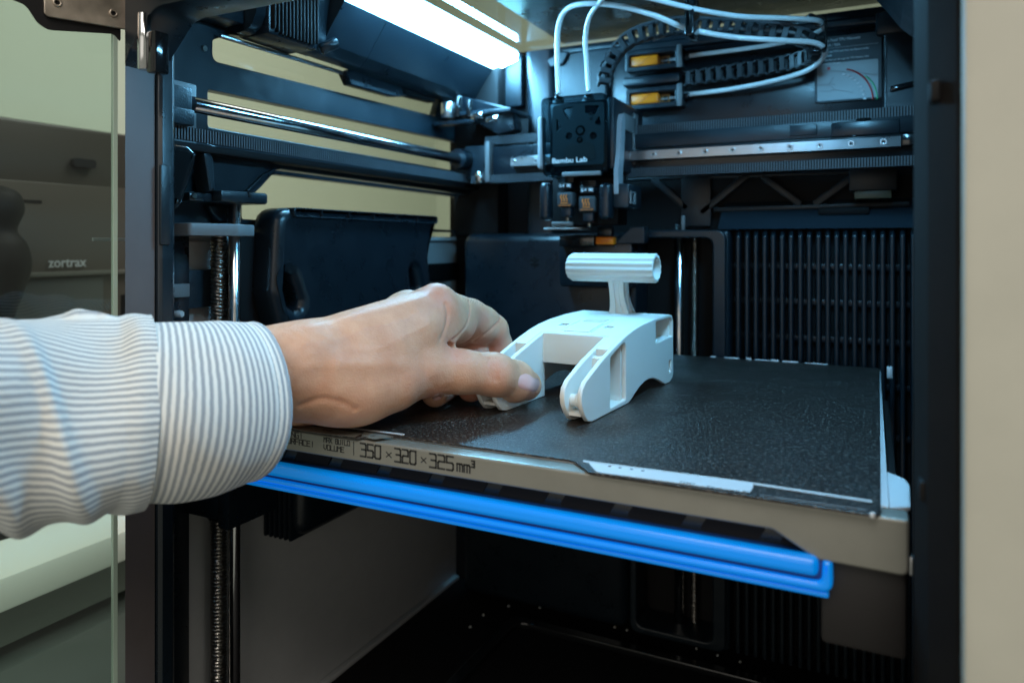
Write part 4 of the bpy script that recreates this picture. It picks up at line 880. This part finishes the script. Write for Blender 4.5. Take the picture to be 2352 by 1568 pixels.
for e in [e for e in bm.edges if e.is_boundary and all(v in [grid[0, i, j] for i in range(len(Ls)) for j in range(len(Ws))] for v in e.verts)]:
    a, b = e.verts
    inv = {v: k for k, v in grid.items()}
    ka, kb = inv[a], inv[b]
    bm.faces.new([a, b, grid[1, kb[1], kb[2]], grid[1, ka[1], ka[2]]])
bmesh.ops.recalc_face_normals(bm, faces=bm.faces)
link('roof', from_bm('roof', bm, 30), WHT, ty, local=True)
def ribbon(name, w0, w1, l0, l1, dz0, dz1, n=10, par=ty):
    vs = []; fs = []
    for i in range(n+1):
        l = l0+(l1-l0)*i/n; z = topz(l)
        for w_, dz in ((w0, dz0), (w0, dz1), (w1, dz1), (w1, dz0)): vs.append((-w_, l, z+dz))
    for i in range(n):
        for k in range(4): fs.append((i*4+k, i*4+(k+1) % 4, i*4+4+(k+1) % 4, i*4+4+k))
    fs += [(3, 2, 1, 0), (n*4, n*4+1, n*4+2, n*4+3)]
    bm = bmesh.new(); me0 = bpy.data.meshes.new('t'); me0.from_pydata(vs, [], fs); bm.from_mesh(me0); bpy.data.meshes.remove(me0)
    bmesh.ops.recalc_face_normals(bm, faces=bm.faces)
    return link(name, from_bm(name, bm, 30), WHT, par, local=True)
pn = ribbon('inlaid_panel', 24, 40.5, 49, 72, -.6, .45)
for k in range(8): ribbon('panel_rib', 25.5, 39, 73+k*1.5, 73.8+k*1.5, -.2, .45, 2)
ribbon('panel_groove_edge', 22.4, 23.0, 50, 84, -.2, .28)
ribbon('panel_groove_edge', 42.0, 42.5, 50, 76, -.2, .28)
for w0 in (14.2, 44.4): box('slot_catch', -w0-4.6, -w0-.8, 61.2, 64.4, 36, topz(62)-.5, WHT, ty, .3, local=True)
box('fork_crossbar', -51.8, -12.0, 42.8, 45.3, 21, topz(45)-.2, WHT, ty, .4, local=True)
box('crossbar_skin', -51.5, -12.3, 42.9, 46.2, topz(45)-2.4, topz(45)-.06, WHT, ty, .3, local=True)
box('rear_wall', -61.5, -2.5, 131.8, 134.2, 3, 42.5, WHT, ty, .4, local=True)
# grip tube with flutes
nfl = 14; rings = []; Rg = 9.3; gy, gz = 113.5, 76.4
def gring(x, sc_): 
    R_ = []
    for k in range(nfl*6):
        a = 2*math.pi*k/(nfl*6); rr = (Rg+.55*max(-.8, min(.8, 1.6*math.sin(nfl*a)))) * sc_
        R_.append((x, gy+rr*math.cos(a), gz+rr*math.sin(a)))
    return R_
def iring(x, r): return [(x, gy+r*math.cos(2*math.pi*k/(nfl*6)), gz+r*math.sin(2*math.pi*k/(nfl*6))) for k in range(nfl*6)]
grip = loft('grip_tube', [iring(-20, 7.2), iring(-4.6, 7.2), iring(-4.2, 7.5), gring(-4.4, .955), gring(-5.0, 1), gring(-64.5, 1), gring(-67.2, .83), iring(-67.3, 3)], WHT, ty, caps=True, angle=40, local=True)
st = []
for i in range(15):
    f = i/14; z = 44.6+f*24.5; l = 123.5-9.5*(f**1.6); wc = 32.3+1.2*math.sin(f*3)-1.0*f; hw = 4.9+2.4*(1-f)**4+.8*f**5; hl = 5.2+1.8*(1-f)**3
    ring = []
    for (a, b, g) in ((-1, -1, 0), (-.35, -1.0, 0), (-.3, -.8, 0), (-.1, -.8, 0), (-.05, -1, 0), (.3, -1.0, 0), (.35, -.85, 0), (.6, -.85, 0), (.65, -1, 0), (1, -.9, 0), (1, -.3, 0), (.85, -.2, 0), (.85, .1, 0), (1, .2, 0), (1, 1, 0), (-1, 1, 0)):
        ring.append((-(wc-a*hw), l+b*hl, z))
    st.append(ring)
loft('grip_stem', st, WHT, ty, angle=40, local=True)
# ================================================================ PERSON (forearm and hand reaching in)
pe = empty('person', 'arm in blue striped shirt sleeve, hand pinching the left fork of the white part', 'person', tuple(at(420, 950, t=320)))
Rw = np.array([CS, SN, 0.0]); Fw = np.array([-SN, CS, 0.0])
def c3(u, v, t): return np.array([(u-1176)/FP*t, t, (560-v)/FP*t], dtype=np.float32)   # right, forward, up
HV = 0.8
class Field:
    def __init__(s, lo, hi):
        s.lo = np.array(lo, np.float32); s.n = [int((b-a)/HV)+1 for a, b in zip(lo, hi)]
        s.D = np.full(s.n, 50.0, np.float32)
    def sub(s, lo, hi):
        i0 = [max(0, int((lo[k]-s.lo[k])/HV)) for k in range(3)]; i1 = [min(s.n[k], int((hi[k]-s.lo[k])/HV)+2) for k in range(3)]
        ax = [s.lo[k]+HV*np.arange(i0[k], i1[k], dtype=np.float32) for k in range(3)]
        return tuple(slice(a, b) for a, b in zip(i0, i1)), ax
def cone_d(ax, a, b, ra, rb, sq=None):
    X = ax[0][:, None, None]-a[0]; Y = ax[1][None, :, None]-a[1]; Z = ax[2][None, None, :]-a[2]
    d = b-a; L2 = float(d@d)+1e-9
    h = np.clip((X*d[0]+Y*d[1]+Z*d[2])/L2, 0, 1)
    dist = np.sqrt((X-h*d[0])**2+(Y-h*d[1])**2+(Z-h*d[2])**2)
    return dist-(ra+(rb-ra)*h)
def smin(a, b, k):
    h = np.clip(.5+.5*(b-a)/k, 0, 1); return b*(1-h)+a*h-k*h*(1-h)
lo = (-190, 285, -105); hi = (35, 510, -5)
def group(prims, k):
    f = Field(lo, hi)
    for a, b, ra, rb in prims:
        R = max(ra, rb)+k+6; mn = np.minimum(a, b)-R; mx = np.maximum(a, b)+R
        sl, ax = f.sub(mn, mx); f.D[sl] = smin(f.D[sl], cone_d(ax, a, b, ra, rb), k)
    return f
WR = dict(i=c3(690, 832, 347), m=c3(688, 830, 364), r=c3(690, 846, 380), p=c3(694, 880, 392))
K = dict(i=c3(1003, 712, 400), m=c3(984, 714, 422), r=c3(940, 716, 442), p=c3(895, 738, 458))
palm = []
# forearm inside the cuff and wrist
A0 = c3(430, 880, 322)
for kk, ra, rb in (('i', 18.5, 17.0), ('m', 19, 17.5), ('r', 18, 16.5), ('p', 16.5, 15.5)):
    off = (WR[kk]-WR['m'])*.9
    palm.append((A0+off*.5, WR[kk], ra+1, rb))
for kk, r0, r1 in (('i', 16.5, 12.0), ('m', 17.0, 12.2), ('r', 16, 11.6), ('p', 14.5, 11.0)):
    palm.append((WR[kk], K[kk], r0, r1))
palm += [(c3(700, 880, 352), c3(815, 888, 362), 18, 18.0),            # thenar base
         (c3(790, 880, 358), c3(900, 872, 370), 17.5, 15.5),
         (c3(700, 905, 378), c3(800, 880, 408), 16.0, 15.5),          # heel of the hand
         (c3(820, 812, 366), c3(935, 765, 384), 17, 15.5),            # first web muscle
         (c3(880, 812, 372), c3(985, 780, 396), 15, 11.0),
         (c3(930, 830, 398), c3(975, 770, 420), 15, 13), (c3(960, 770, 388), c3(1008, 745, 402), 13, 11.5)]
thumb = [(c3(742, 868, 352), c3(975, 849, 383), 17.5, 13.6),
         (c3(975, 849, 383), c3(1060, 853, 391), 13.6, 11.2),
         (c3(1060, 853, 391), c3(1136, 860, 400), 11.2, 11.3),
         (c3(1136, 860, 400), c3(1182, 874, 412), 11.2, 11.0),
         (c3(1182, 876, 412), c3(1209, 884, 421), 11.0, 8.8)]
index = [(c3(1024, 733, 408), c3(1046, 742, 422), 12.6, 12.2), (c3(1086, 741, 446), c3(1102, 750, 452), 12.3, 11.6), (K['i'], c3(1078, 728, 441), 12.4, 10.8), (c3(1078, 728, 441), c3(1108, 741, 455), 11.0, 10.3), (c3(1108, 741, 455), c3(1131, 758, 460), 10.3, 10.0),
         (c3(1131, 758, 460), c3(1143, 792, 464), 9.8, 9.1), (c3(1143, 792, 464), c3(1146, 830, 462), 9.1, 8.2)]
middle = [(K['m'], c3(1075, 770, 458), 11.5, 10.4), (c3(1075, 770, 458), c3(1092, 826, 452), 10.2, 9.4), (c3(1092, 826, 452), c3(1082, 890, 424), 9.2, 8.2)]
ring_ = [(K['r'], c3(1042, 800, 476), 11.3, 10.2), (c3(1042, 800, 476), c3(1052, 868, 452), 10, 9.2), (c3(1052, 868, 452), c3(1000, 902, 411), 9.0, 8.0)]
pinky = [(K['p'], c3(985, 835, 484), 10.6, 9.2), (c3(985, 835, 484), c3(985, 872, 460), 9, 8.2), (c3(985, 872, 460), c3(940, 882, 430), 8, 7.4)]
P_ = group(palm, 9.0); T_ = group(thumb, 4.0)
D = smin(P_.D, T_.D, 7.0)
for g, k1 in ((index, 4.5), (middle, 4.0), (ring_, 4.0), (pinky, 4.0)):
    f = group(g, 2.2)
    Dp = smin(P_.D, f.D, k1)          # blends with the palm only
    D = np.minimum(D, smin(D, Dp, 0.9))
def bump_(a, b, ra, rb, k):           # added volume
    R = max(ra, rb)+k+5; f = Field.__new__(Field); f.lo = P_.lo; f.n = P_.n
    sl, ax = Field.sub(f, np.minimum(a, b)-R, np.maximum(a, b)+R); D[sl] = smin(D[sl], cone_d(ax, a, b, ra, rb), k)
def cut_(a, b, ra, rb, k):
    R = max(ra, rb)+k+5; f = Field.__new__(Field); f.lo = P_.lo; f.n = P_.n
    sl, ax = Field.sub(f, np.minimum(a, b)-R, np.maximum(a, b)+R); D[sl] = -smin(-D[sl], cone_d(ax, a, b, ra, rb), k)
bump_(c3(1000, 684, 400), c3(984, 684, 414), 5.0, 5.0, 9)       # index knuckle
bump_(c3(912, 706, 444), c3(930, 702, 444), 5, 5, 10)            # far knuckle seen on the outline
bump_(c3(968, 836, 374), c3(985, 850, 374), 2.5, 2.5, 7)        # thumb joint
bump_(c3(770, 838, 341), c3(880, 838, 357), 1.5, 1.5, 9)          # thumb tendon
cut_(c3(1010, 790, 388), c3(1035, 802, 392), 3.0, 1.5, 5)       # crease behind thumb web
def surface_nets(D, lo, h):
    n = D.shape; S = D < 0
    c = [(i, j, k) for i in (0, 1) for j in (0, 1) for k in (0, 1)]
    cnt = np.zeros([m-1 for m in n], np.uint8)
    for i, j, k in c: cnt += S[i:n[0]-1+i, j:n[1]-1+j, k:n[2]-1+k]
    act = (cnt > 0) & (cnt < 8); idx = np.argwhere(act); vid = np.full(act.shape, -1, np.int64); vid[act] = np.arange(len(idx))
    acc = np.zeros((len(idx), 3)); num = np.zeros(len(idx))
    for a in range(8):
        for b in range(a+1, 8):
            ca, cb2 = np.array(c[a]), np.array(c[b])
            if abs(ca-cb2).sum() != 1: continue
            da = D[tuple((idx+ca).T)]; db = D[tuple((idx+cb2).T)]; m = (da < 0) != (db < 0)
            t = np.where(m, da/(da-db+1e-12), 0)[:, None]
            acc += np.where(m[:, None], ca+t*(cb2-ca), 0); num += m
    V = (idx+acc/num[:, None])*h+np.array(lo)
    Q = []
    for ax in range(3):
        o = [0, 1, 2]; o.remove(ax)
        sl0 = [slice(1, m-1) for m in n]; sl0[ax] = slice(0, n[ax]-1)
        sl1 = list(sl0); sl1[ax] = slice(1, n[ax])
        a = S[tuple(sl0)]; b = S[tuple(sl1)]
        e = np.argwhere(a != b); flip = a[tuple(e.T)]
        base = e.copy(); 
        for q in o: base[:, q] += 1
        u_ = np.zeros(3, int); w_ = np.zeros(3, int); u_[o[0]] = 1; w_[o[1]] = 1
        q = np.stack([vid[tuple((base-u_-w_).T)], vid[tuple((base-w_).T)], vid[tuple(base.T)], vid[tuple((base-u_).T)]], 1)
        if ax == 1: flip = ~flip
        q[~flip] = q[~flip][:, ::-1]; Q.append(q)
    Q = np.concatenate(Q); Q = Q[(Q >= 0).all(1)]
    return V, Q
V, Q = surface_nets(D, lo, HV)
# gradient normals, used for creases
def gradn(V):
    g = np.zeros_like(V); p = (V-np.array(lo))/HV
    def smp(q):
        q = np.clip(q, 0, np.array(D.shape)-1.01); i = q.astype(int); f = q-i; r = 0
        for a in (0, 1):
            for b in (0, 1):
                for c_ in (0, 1):
                    w_ = (f[:, 0] if a else 1-f[:, 0])*(f[:, 1] if b else 1-f[:, 1])*(f[:, 2] if c_ else 1-f[:, 2])
                    r = r+w_*D[i[:, 0]+a, i[:, 1]+b, i[:, 2]+c_]
        return r
    for k in range(3):
        e = np.zeros(3); e[k] = .9; g[:, k] = smp(p+e)-smp(p-e)
    return g/(np.linalg.norm(g, axis=1, keepdims=True)+1e-9), smp
Nn, smp = gradn(V)
def hit(u, v, t0=300, t1=500, n=None):      # first surface point along a line of sight
    ts = np.arange(t0, t1, .4); P = np.stack([c3(u, v, t) for t in ts]); d = smp((P-np.array(lo))/HV)
    i = np.argmax(d < 0)
    return P[i] if d[i] < 0 else None
red = np.zeros(len(V))
def spot(u, v, r, amt):
    p = hit(u, v)
    if p is None: return
    d = np.linalg.norm(V-p, axis=1); red[:] = np.maximum(red, amt*np.exp(-(d/r)**2))
for a in ((1140, 850, 9, .35), (1000, 680, 12, .35), (1110, 730, 10, .5), (1085, 770, 8, .6), (1140, 790, 9, .7), (1040, 800, 10, .5), (1090, 800, 14, .6), (1225, 900, 7, .5), (990, 912, 8, .6), (960, 860, 14, .2), (1060, 910, 12, .6), (1030, 720, 10, .3)):
    spot(*a)
def crease(pts, depth, width, amt=.3):
    P = [hit(u, v) for u, v in pts]; P = [p for p in P if p is not None]
    if len(P) < 2: return
    C_ = np.array([list(q) for q in catmull(P, 8)]); C_ = C_[(np.linalg.norm(np.diff(C_, axis=0, prepend=C_[:1]), axis=1) < 6)]
    m = np.linalg.norm(V-C_.mean(0), axis=1) < 40; ii = np.where(m)[0]
    d = np.sqrt(((V[ii, None]-C_[None])**2).sum(2)).min(1); g = np.exp(-(d/width)**2)
    V[ii] -= (Nn[ii]*(depth*g)[:, None]); red[ii] = np.maximum(red[ii], amt*g)
crease([(1076, 690), (1079, 720), (1072, 748), (1052, 772), (1040, 780)], 1.3, .9, .5)
crease([(1148, 733), (1132, 752), (1108, 772), (1090, 783)], 1.3, 1.0, .6)
crease([(1142, 740), (1120, 768), (1098, 784)], .5, .6, .4)
crease([(1024, 700), (1028, 725), (1020, 760), (1012, 778)], .8, 1.2, .35)
for du, dp in ((-10, .5), (-4, .7), (3, .7), (9, .5)):
    crease([(1134+du, 822), (1130+du, 840), (1132+du, 860), (1137+du, 874)], dp, .55, .25)
crease([(1068, 823), (1074, 815)], .3, .5, .1)
for k in range(9):
    crease([(925+k*11, 812+k*2), (932+k*11, 835), (926+k*11, 862-k)], .12, .8, .0)
for k in range(5): crease([(985+k*7, 872-k*3), (996+k*7, 885-k*2), (1004+k*7, 896-k)], .25, .6, .1)
for k in range(5): crease([(1000+k*7, 672+k*2), (1004+k*7, 682+k*2), (1003+k*7, 692+k*2)], .15, .7, .1)
crease([(655, 835), (668, 850), (672, 880), (664, 905)], .3, 1.2, .05)
crease([(705, 752), (780, 735), (860, 712), (950, 690), (985, 676)], -.4, 2.6, 0)
crease([(700, 790), (770, 780), (850, 752), (905, 742), (960, 716)], -.3, 1.7, 0)
crease([(745, 775), (800, 800), (870, 800), (930, 772), (985, 745)], -.25, 1.5, 0)
crease([(700, 842), (780, 836), (860, 838), (930, 838)], -.35, 2.4, 0)
crease([(870, 800), (900, 830), (925, 850)], -.15, 1.3, 0)
for k in range(14):
    crease([(662+k*5, 760+k*3), (672+k*6, 800+k*5), (668+k*7, 850+k*4)], .10, .6, .02)
for k in range(10):
    crease([(890+k*13, 735-k*4), (905+k*12, 760-k*3), (900+k*12, 790-k*3)], .09, .5, .02)
crease([(690, 930), (740, 915), (790, 925), (815, 940)], .7, 1.6, .1)
W_ = V[:, :1]*Rw+V[:, 1:2]*Fw; W_[:, 2] += V[:, 2]+CH
W_[:, 2] = np.maximum(W_[:, 2], .15)
me = bpy.data.meshes.new('hand'); me.from_pydata((W_*MM).tolist(), [], Q.tolist())
at_ = me.attributes.new('red', 'FLOAT', 'POINT'); at_.data.foreach_set('value', red.astype(np.float32))
me.polygons.foreach_set('use_smooth', [True]*len(me.polygons)); me.update()
bmx = bmesh.new(); bmx.from_mesh(me); bmesh.ops.recalc_face_normals(bmx, faces=bmx.faces)
for _ in range(2): bmesh.ops.smooth_vert(bmx, verts=bmx.verts, factor=.35, use_axis_x=True, use_axis_y=True, use_axis_z=True)
bmx.to_mesh(me); bmx.free()
hand = link('hand', me, SKIN, pe)
def c2w(p): 
    q = p[0]*Rw+p[1]*Fw; return Vector((q[0], q[1], p[2]+CH))
def nail(name, cu_, cv_, hw, hh, ang, m, lift=.35, squ=2.6, parent=hand, tipw=0):
    n = 18; vs = []; ids = {}; ca, sa = math.cos(ang), math.sin(ang); rings = 9
    for i in range(rings+1):
        for k in range(n*2):
            a = 2*math.pi*k/(n*2); r = i/rings
            x = math.copysign(abs(math.cos(a))**(2/squ), math.cos(a))*hw*r; y = math.copysign(abs(math.sin(a))**(2/squ), math.sin(a))*hh*r
            p = hit(cu_+x*ca-y*sa, cv_+x*sa+y*ca)
            if p is None: return None
            g = np.array([gradn_pt(p)])[0]; e = max(0, 1-r**4)
            vs.append(tuple(c2w(p+g*(lift*(.25+.75*e)*(1 if i < rings else -1.2)))))
    fs = []
    for i in range(rings):
        for k in range(n*2):
            a = i*n*2+k; b = i*n*2+(k+1) % (n*2); fs.append((a, b, b+n*2, a+n*2))
    bm = bmesh.new(); m0 = bpy.data.meshes.new('t'); m0.from_pydata([tuple(c*MM for c in v) for v in vs], [], fs); bm.from_mesh(m0)
    bmesh.ops.remove_doubles(bm, verts=bm.verts, dist=1e-6); bmesh.ops.recalc_face_normals(bm, faces=bm.faces)
    bpy.data.meshes.remove(m0)
    for _ in range(8): bmesh.ops.smooth_vert(bm, verts=[v for v in bm.verts if not v.is_boundary], factor=.5, use_axis_x=True, use_axis_y=True, use_axis_z=True)
    return link(name, from_bm(name, bm, 60, 1), m, parent)
def gradn_pt(p):
    q = ((p-np.array(lo))/HV)[None]; g = []
    for k in range(3):
        e = np.zeros(3); e[k] = 1.5; g.append(float((smp(q+e)-smp(q-e))[0]))
    g = np.array(g); return g/(np.linalg.norm(g)+1e-9)
nail('thumb_nail', 1214, 879, 27, 22, math.radians(24), NAIL, .62, 2.7)
nail('finger_nail', 1004, 912, 12, 8, math.radians(-14), NAIL, .4, 2.8)
for k in range(9):   # hairs on the finger and at the wrist
    u = 1063+k*5.5; p = hit(u, 690+k*1.6)
    if p is None: continue
    p = c2w(p); q = p+Vector((random.uniform(-.5, 1.5), random.uniform(-1, 1), random.uniform(1.5, 3.5)))
    tube('hair', [p, (p+q)/2+Vector((.4, 0, .3)), q], .05, BLKM, hand, 4)
# ---------------------------------------------------------------- sleeve and cuff
def ring_axis(C, T, up=Vector((0, 0, 1))):
    T = T.normalized(); side = T.cross(up).normalized(); u2 = side.cross(T).normalized(); return side, u2
rnd = np.random.RandomState(3)
def cloth(name, stations, m, disp, ns=140, na=200, uvs=1.0, thick=1.0, tilt=None):
    """stations: (u, v, t, half height, half depth); the tube follows them"""
    C = catmull([c2w(c3(u, v, t)) for u, v, t, a, b in stations], 12)
    A = np.interp(np.linspace(0, len(stations)-1, len(C)), range(len(stations)), [s[3] for s in stations])
    B = np.interp(np.linspace(0, len(stations)-1, len(C)), range(len(stations)), [s[4] for s in stations])
    Ls = [0]
    for p, q in zip(C[:-1], C[1:]): Ls.append(Ls[-1]+(q-p).length)
    vs = []; uv = []
    for i in range(ns+1):
        s_ = Ls[-1]*i/ns; j = max(0, min(len(C)-2, int(np.searchsorted(Ls, s_))-1)); f = (s_-Ls[j])/(Ls[j+1]-Ls[j])
        p = C[j].lerp(C[j+1], f)
        def pt(q):
            q = max(0, min(Ls[-1], q)); jj = max(0, min(len(C)-2, int(np.searchsorted(Ls, q))-1)); return C[jj].lerp(C[jj+1], (q-Ls[jj])/(Ls[jj+1]-Ls[jj]))
        T = (pt(s_+14)-pt(s_-14)).normalized(); side, up = ring_axis(p, T)
        a = A[j]+(A[j+1]-A[j])*f; b = B[j]+(B[j+1]-B[j])*f
        for k in range(na+1):
            th = 2*math.pi*k/na+math.pi; dr, ds_ = disp(s_, th, Ls[-1])
            sh = tilt(s_, th, Ls[-1]) if tilt else 0
            vs.append(tuple(p+side*(math.cos(th)*(b+dr))+up*(math.sin(th)*(a+dr))+T*(ds_+sh)))
            uv.append((s_, th/(2*math.pi)*2*math.pi*(a+b)/2 if False else th*36))
    fs = [(i*(na+1)+k, i*(na+1)+k+1, (i+1)*(na+1)+k+1, (i+1)*(na+1)+k) for i in range(ns) for k in range(na)]
    me = pyd(name, vs, fs, 80); ul = me.uv_layers.new(name='UVMap')
    li = np.zeros(len(me.loops), int); me.loops.foreach_get('vertex_index', li)
    ul.data.foreach_set('uv', np.array(uv)[li].ravel().astype(np.float32))
    o = link(name, me, m, pe)
    sd = o.modifiers.new('thickness', 'SOLIDIFY'); sd.thickness = thick*MM; sd.offset = -1
    return o
def ridge(x, c, w_): return math.exp(-((x-c)/w_)**2)
def disp_cuff(s, th, L):
    d = .5*math.sin(2*th+1)+.4*math.sin(3*th+s*.05)+.35*math.sin(s*.16+th*2)
    d += .9*ridge(s, L-.5, 1.2)*.6-.35*ridge(s, L-5.2, .7)-.6*ridge(s, 1.5, 1.6)+.15*math.sin(th*70)*ridge(s, L-5.2, 1)
    d += .7*math.exp(-((s-L*.3)/9)**2)*math.sin(th*5+s*.08)
    return d, 0.0
def tilt_cuff(s, th, L): return 6.0*(s/L)*math.sin(th)*.0-(s/L)*5.0*max(0, -math.sin(th))**2
def disp_sl(s, th, L):
    e = L-s           # distance from the cuff seam
    d = 2.4*math.sin(2*th+s*.03)+1.3*math.sin(3*th-s*.05+1)
    for k, (c0, sl_, am, wd) in enumerate(((18, 15, 2.6, 5), (38, 24, 3.6, 7), (64, 30, 3.2, 8), (92, 28, 3.0, 9), (120, 30, 3, 9), (8, -6, 1.6, 3.5), (30, -14, 1.6, 5))):
        tt = ((th+math.pi*1.5) % (2*math.pi))-math.pi
        cc = c0+sl_*tt*.8+5*math.sin(th*2+k)
        d += am*ridge(e, cc, wd)*(0.55+.45*math.sin(th*1.3+k*1.7))
    g = math.exp(-e/9)
    d += g*(.8*math.sin(th*13+1)+.5*math.sin(th*23))*(.6+.4*math.sin(th))
    d += 2.6*ridge(e, 4.5, 4.5)-1.5*ridge(e, 0, 1.5)
    d += .25*math.sin(th*7+s*.12)
    d = d*(1.35-1.1*math.exp(-(e/11)**2))
    return d, 0.0
cuff = cloth('shirt_cuff', [(318, 944, 297, 35.0, 29.5), (410, 941, 304, 35.6, 30), (500, 935, 314, 35.4, 29), (588, 920, 327, 33.6, 26)], SH_CU, disp_cuff, 90, 220, thick=1.6, tilt=tilt_cuff)
slv_ = cloth('shirt_sleeve', [(-480, 1010, 225, 38, 34), (-200, 985, 246, 38, 33), (20, 964, 270, 38.5, 32), (160, 958, 283, 37.4, 31.5), (260, 950, 292, 36.6, 31.5), (334, 945, 298.5, 38.3, 33)], SH_SL, disp_sl, 220, 260, thick=.8)
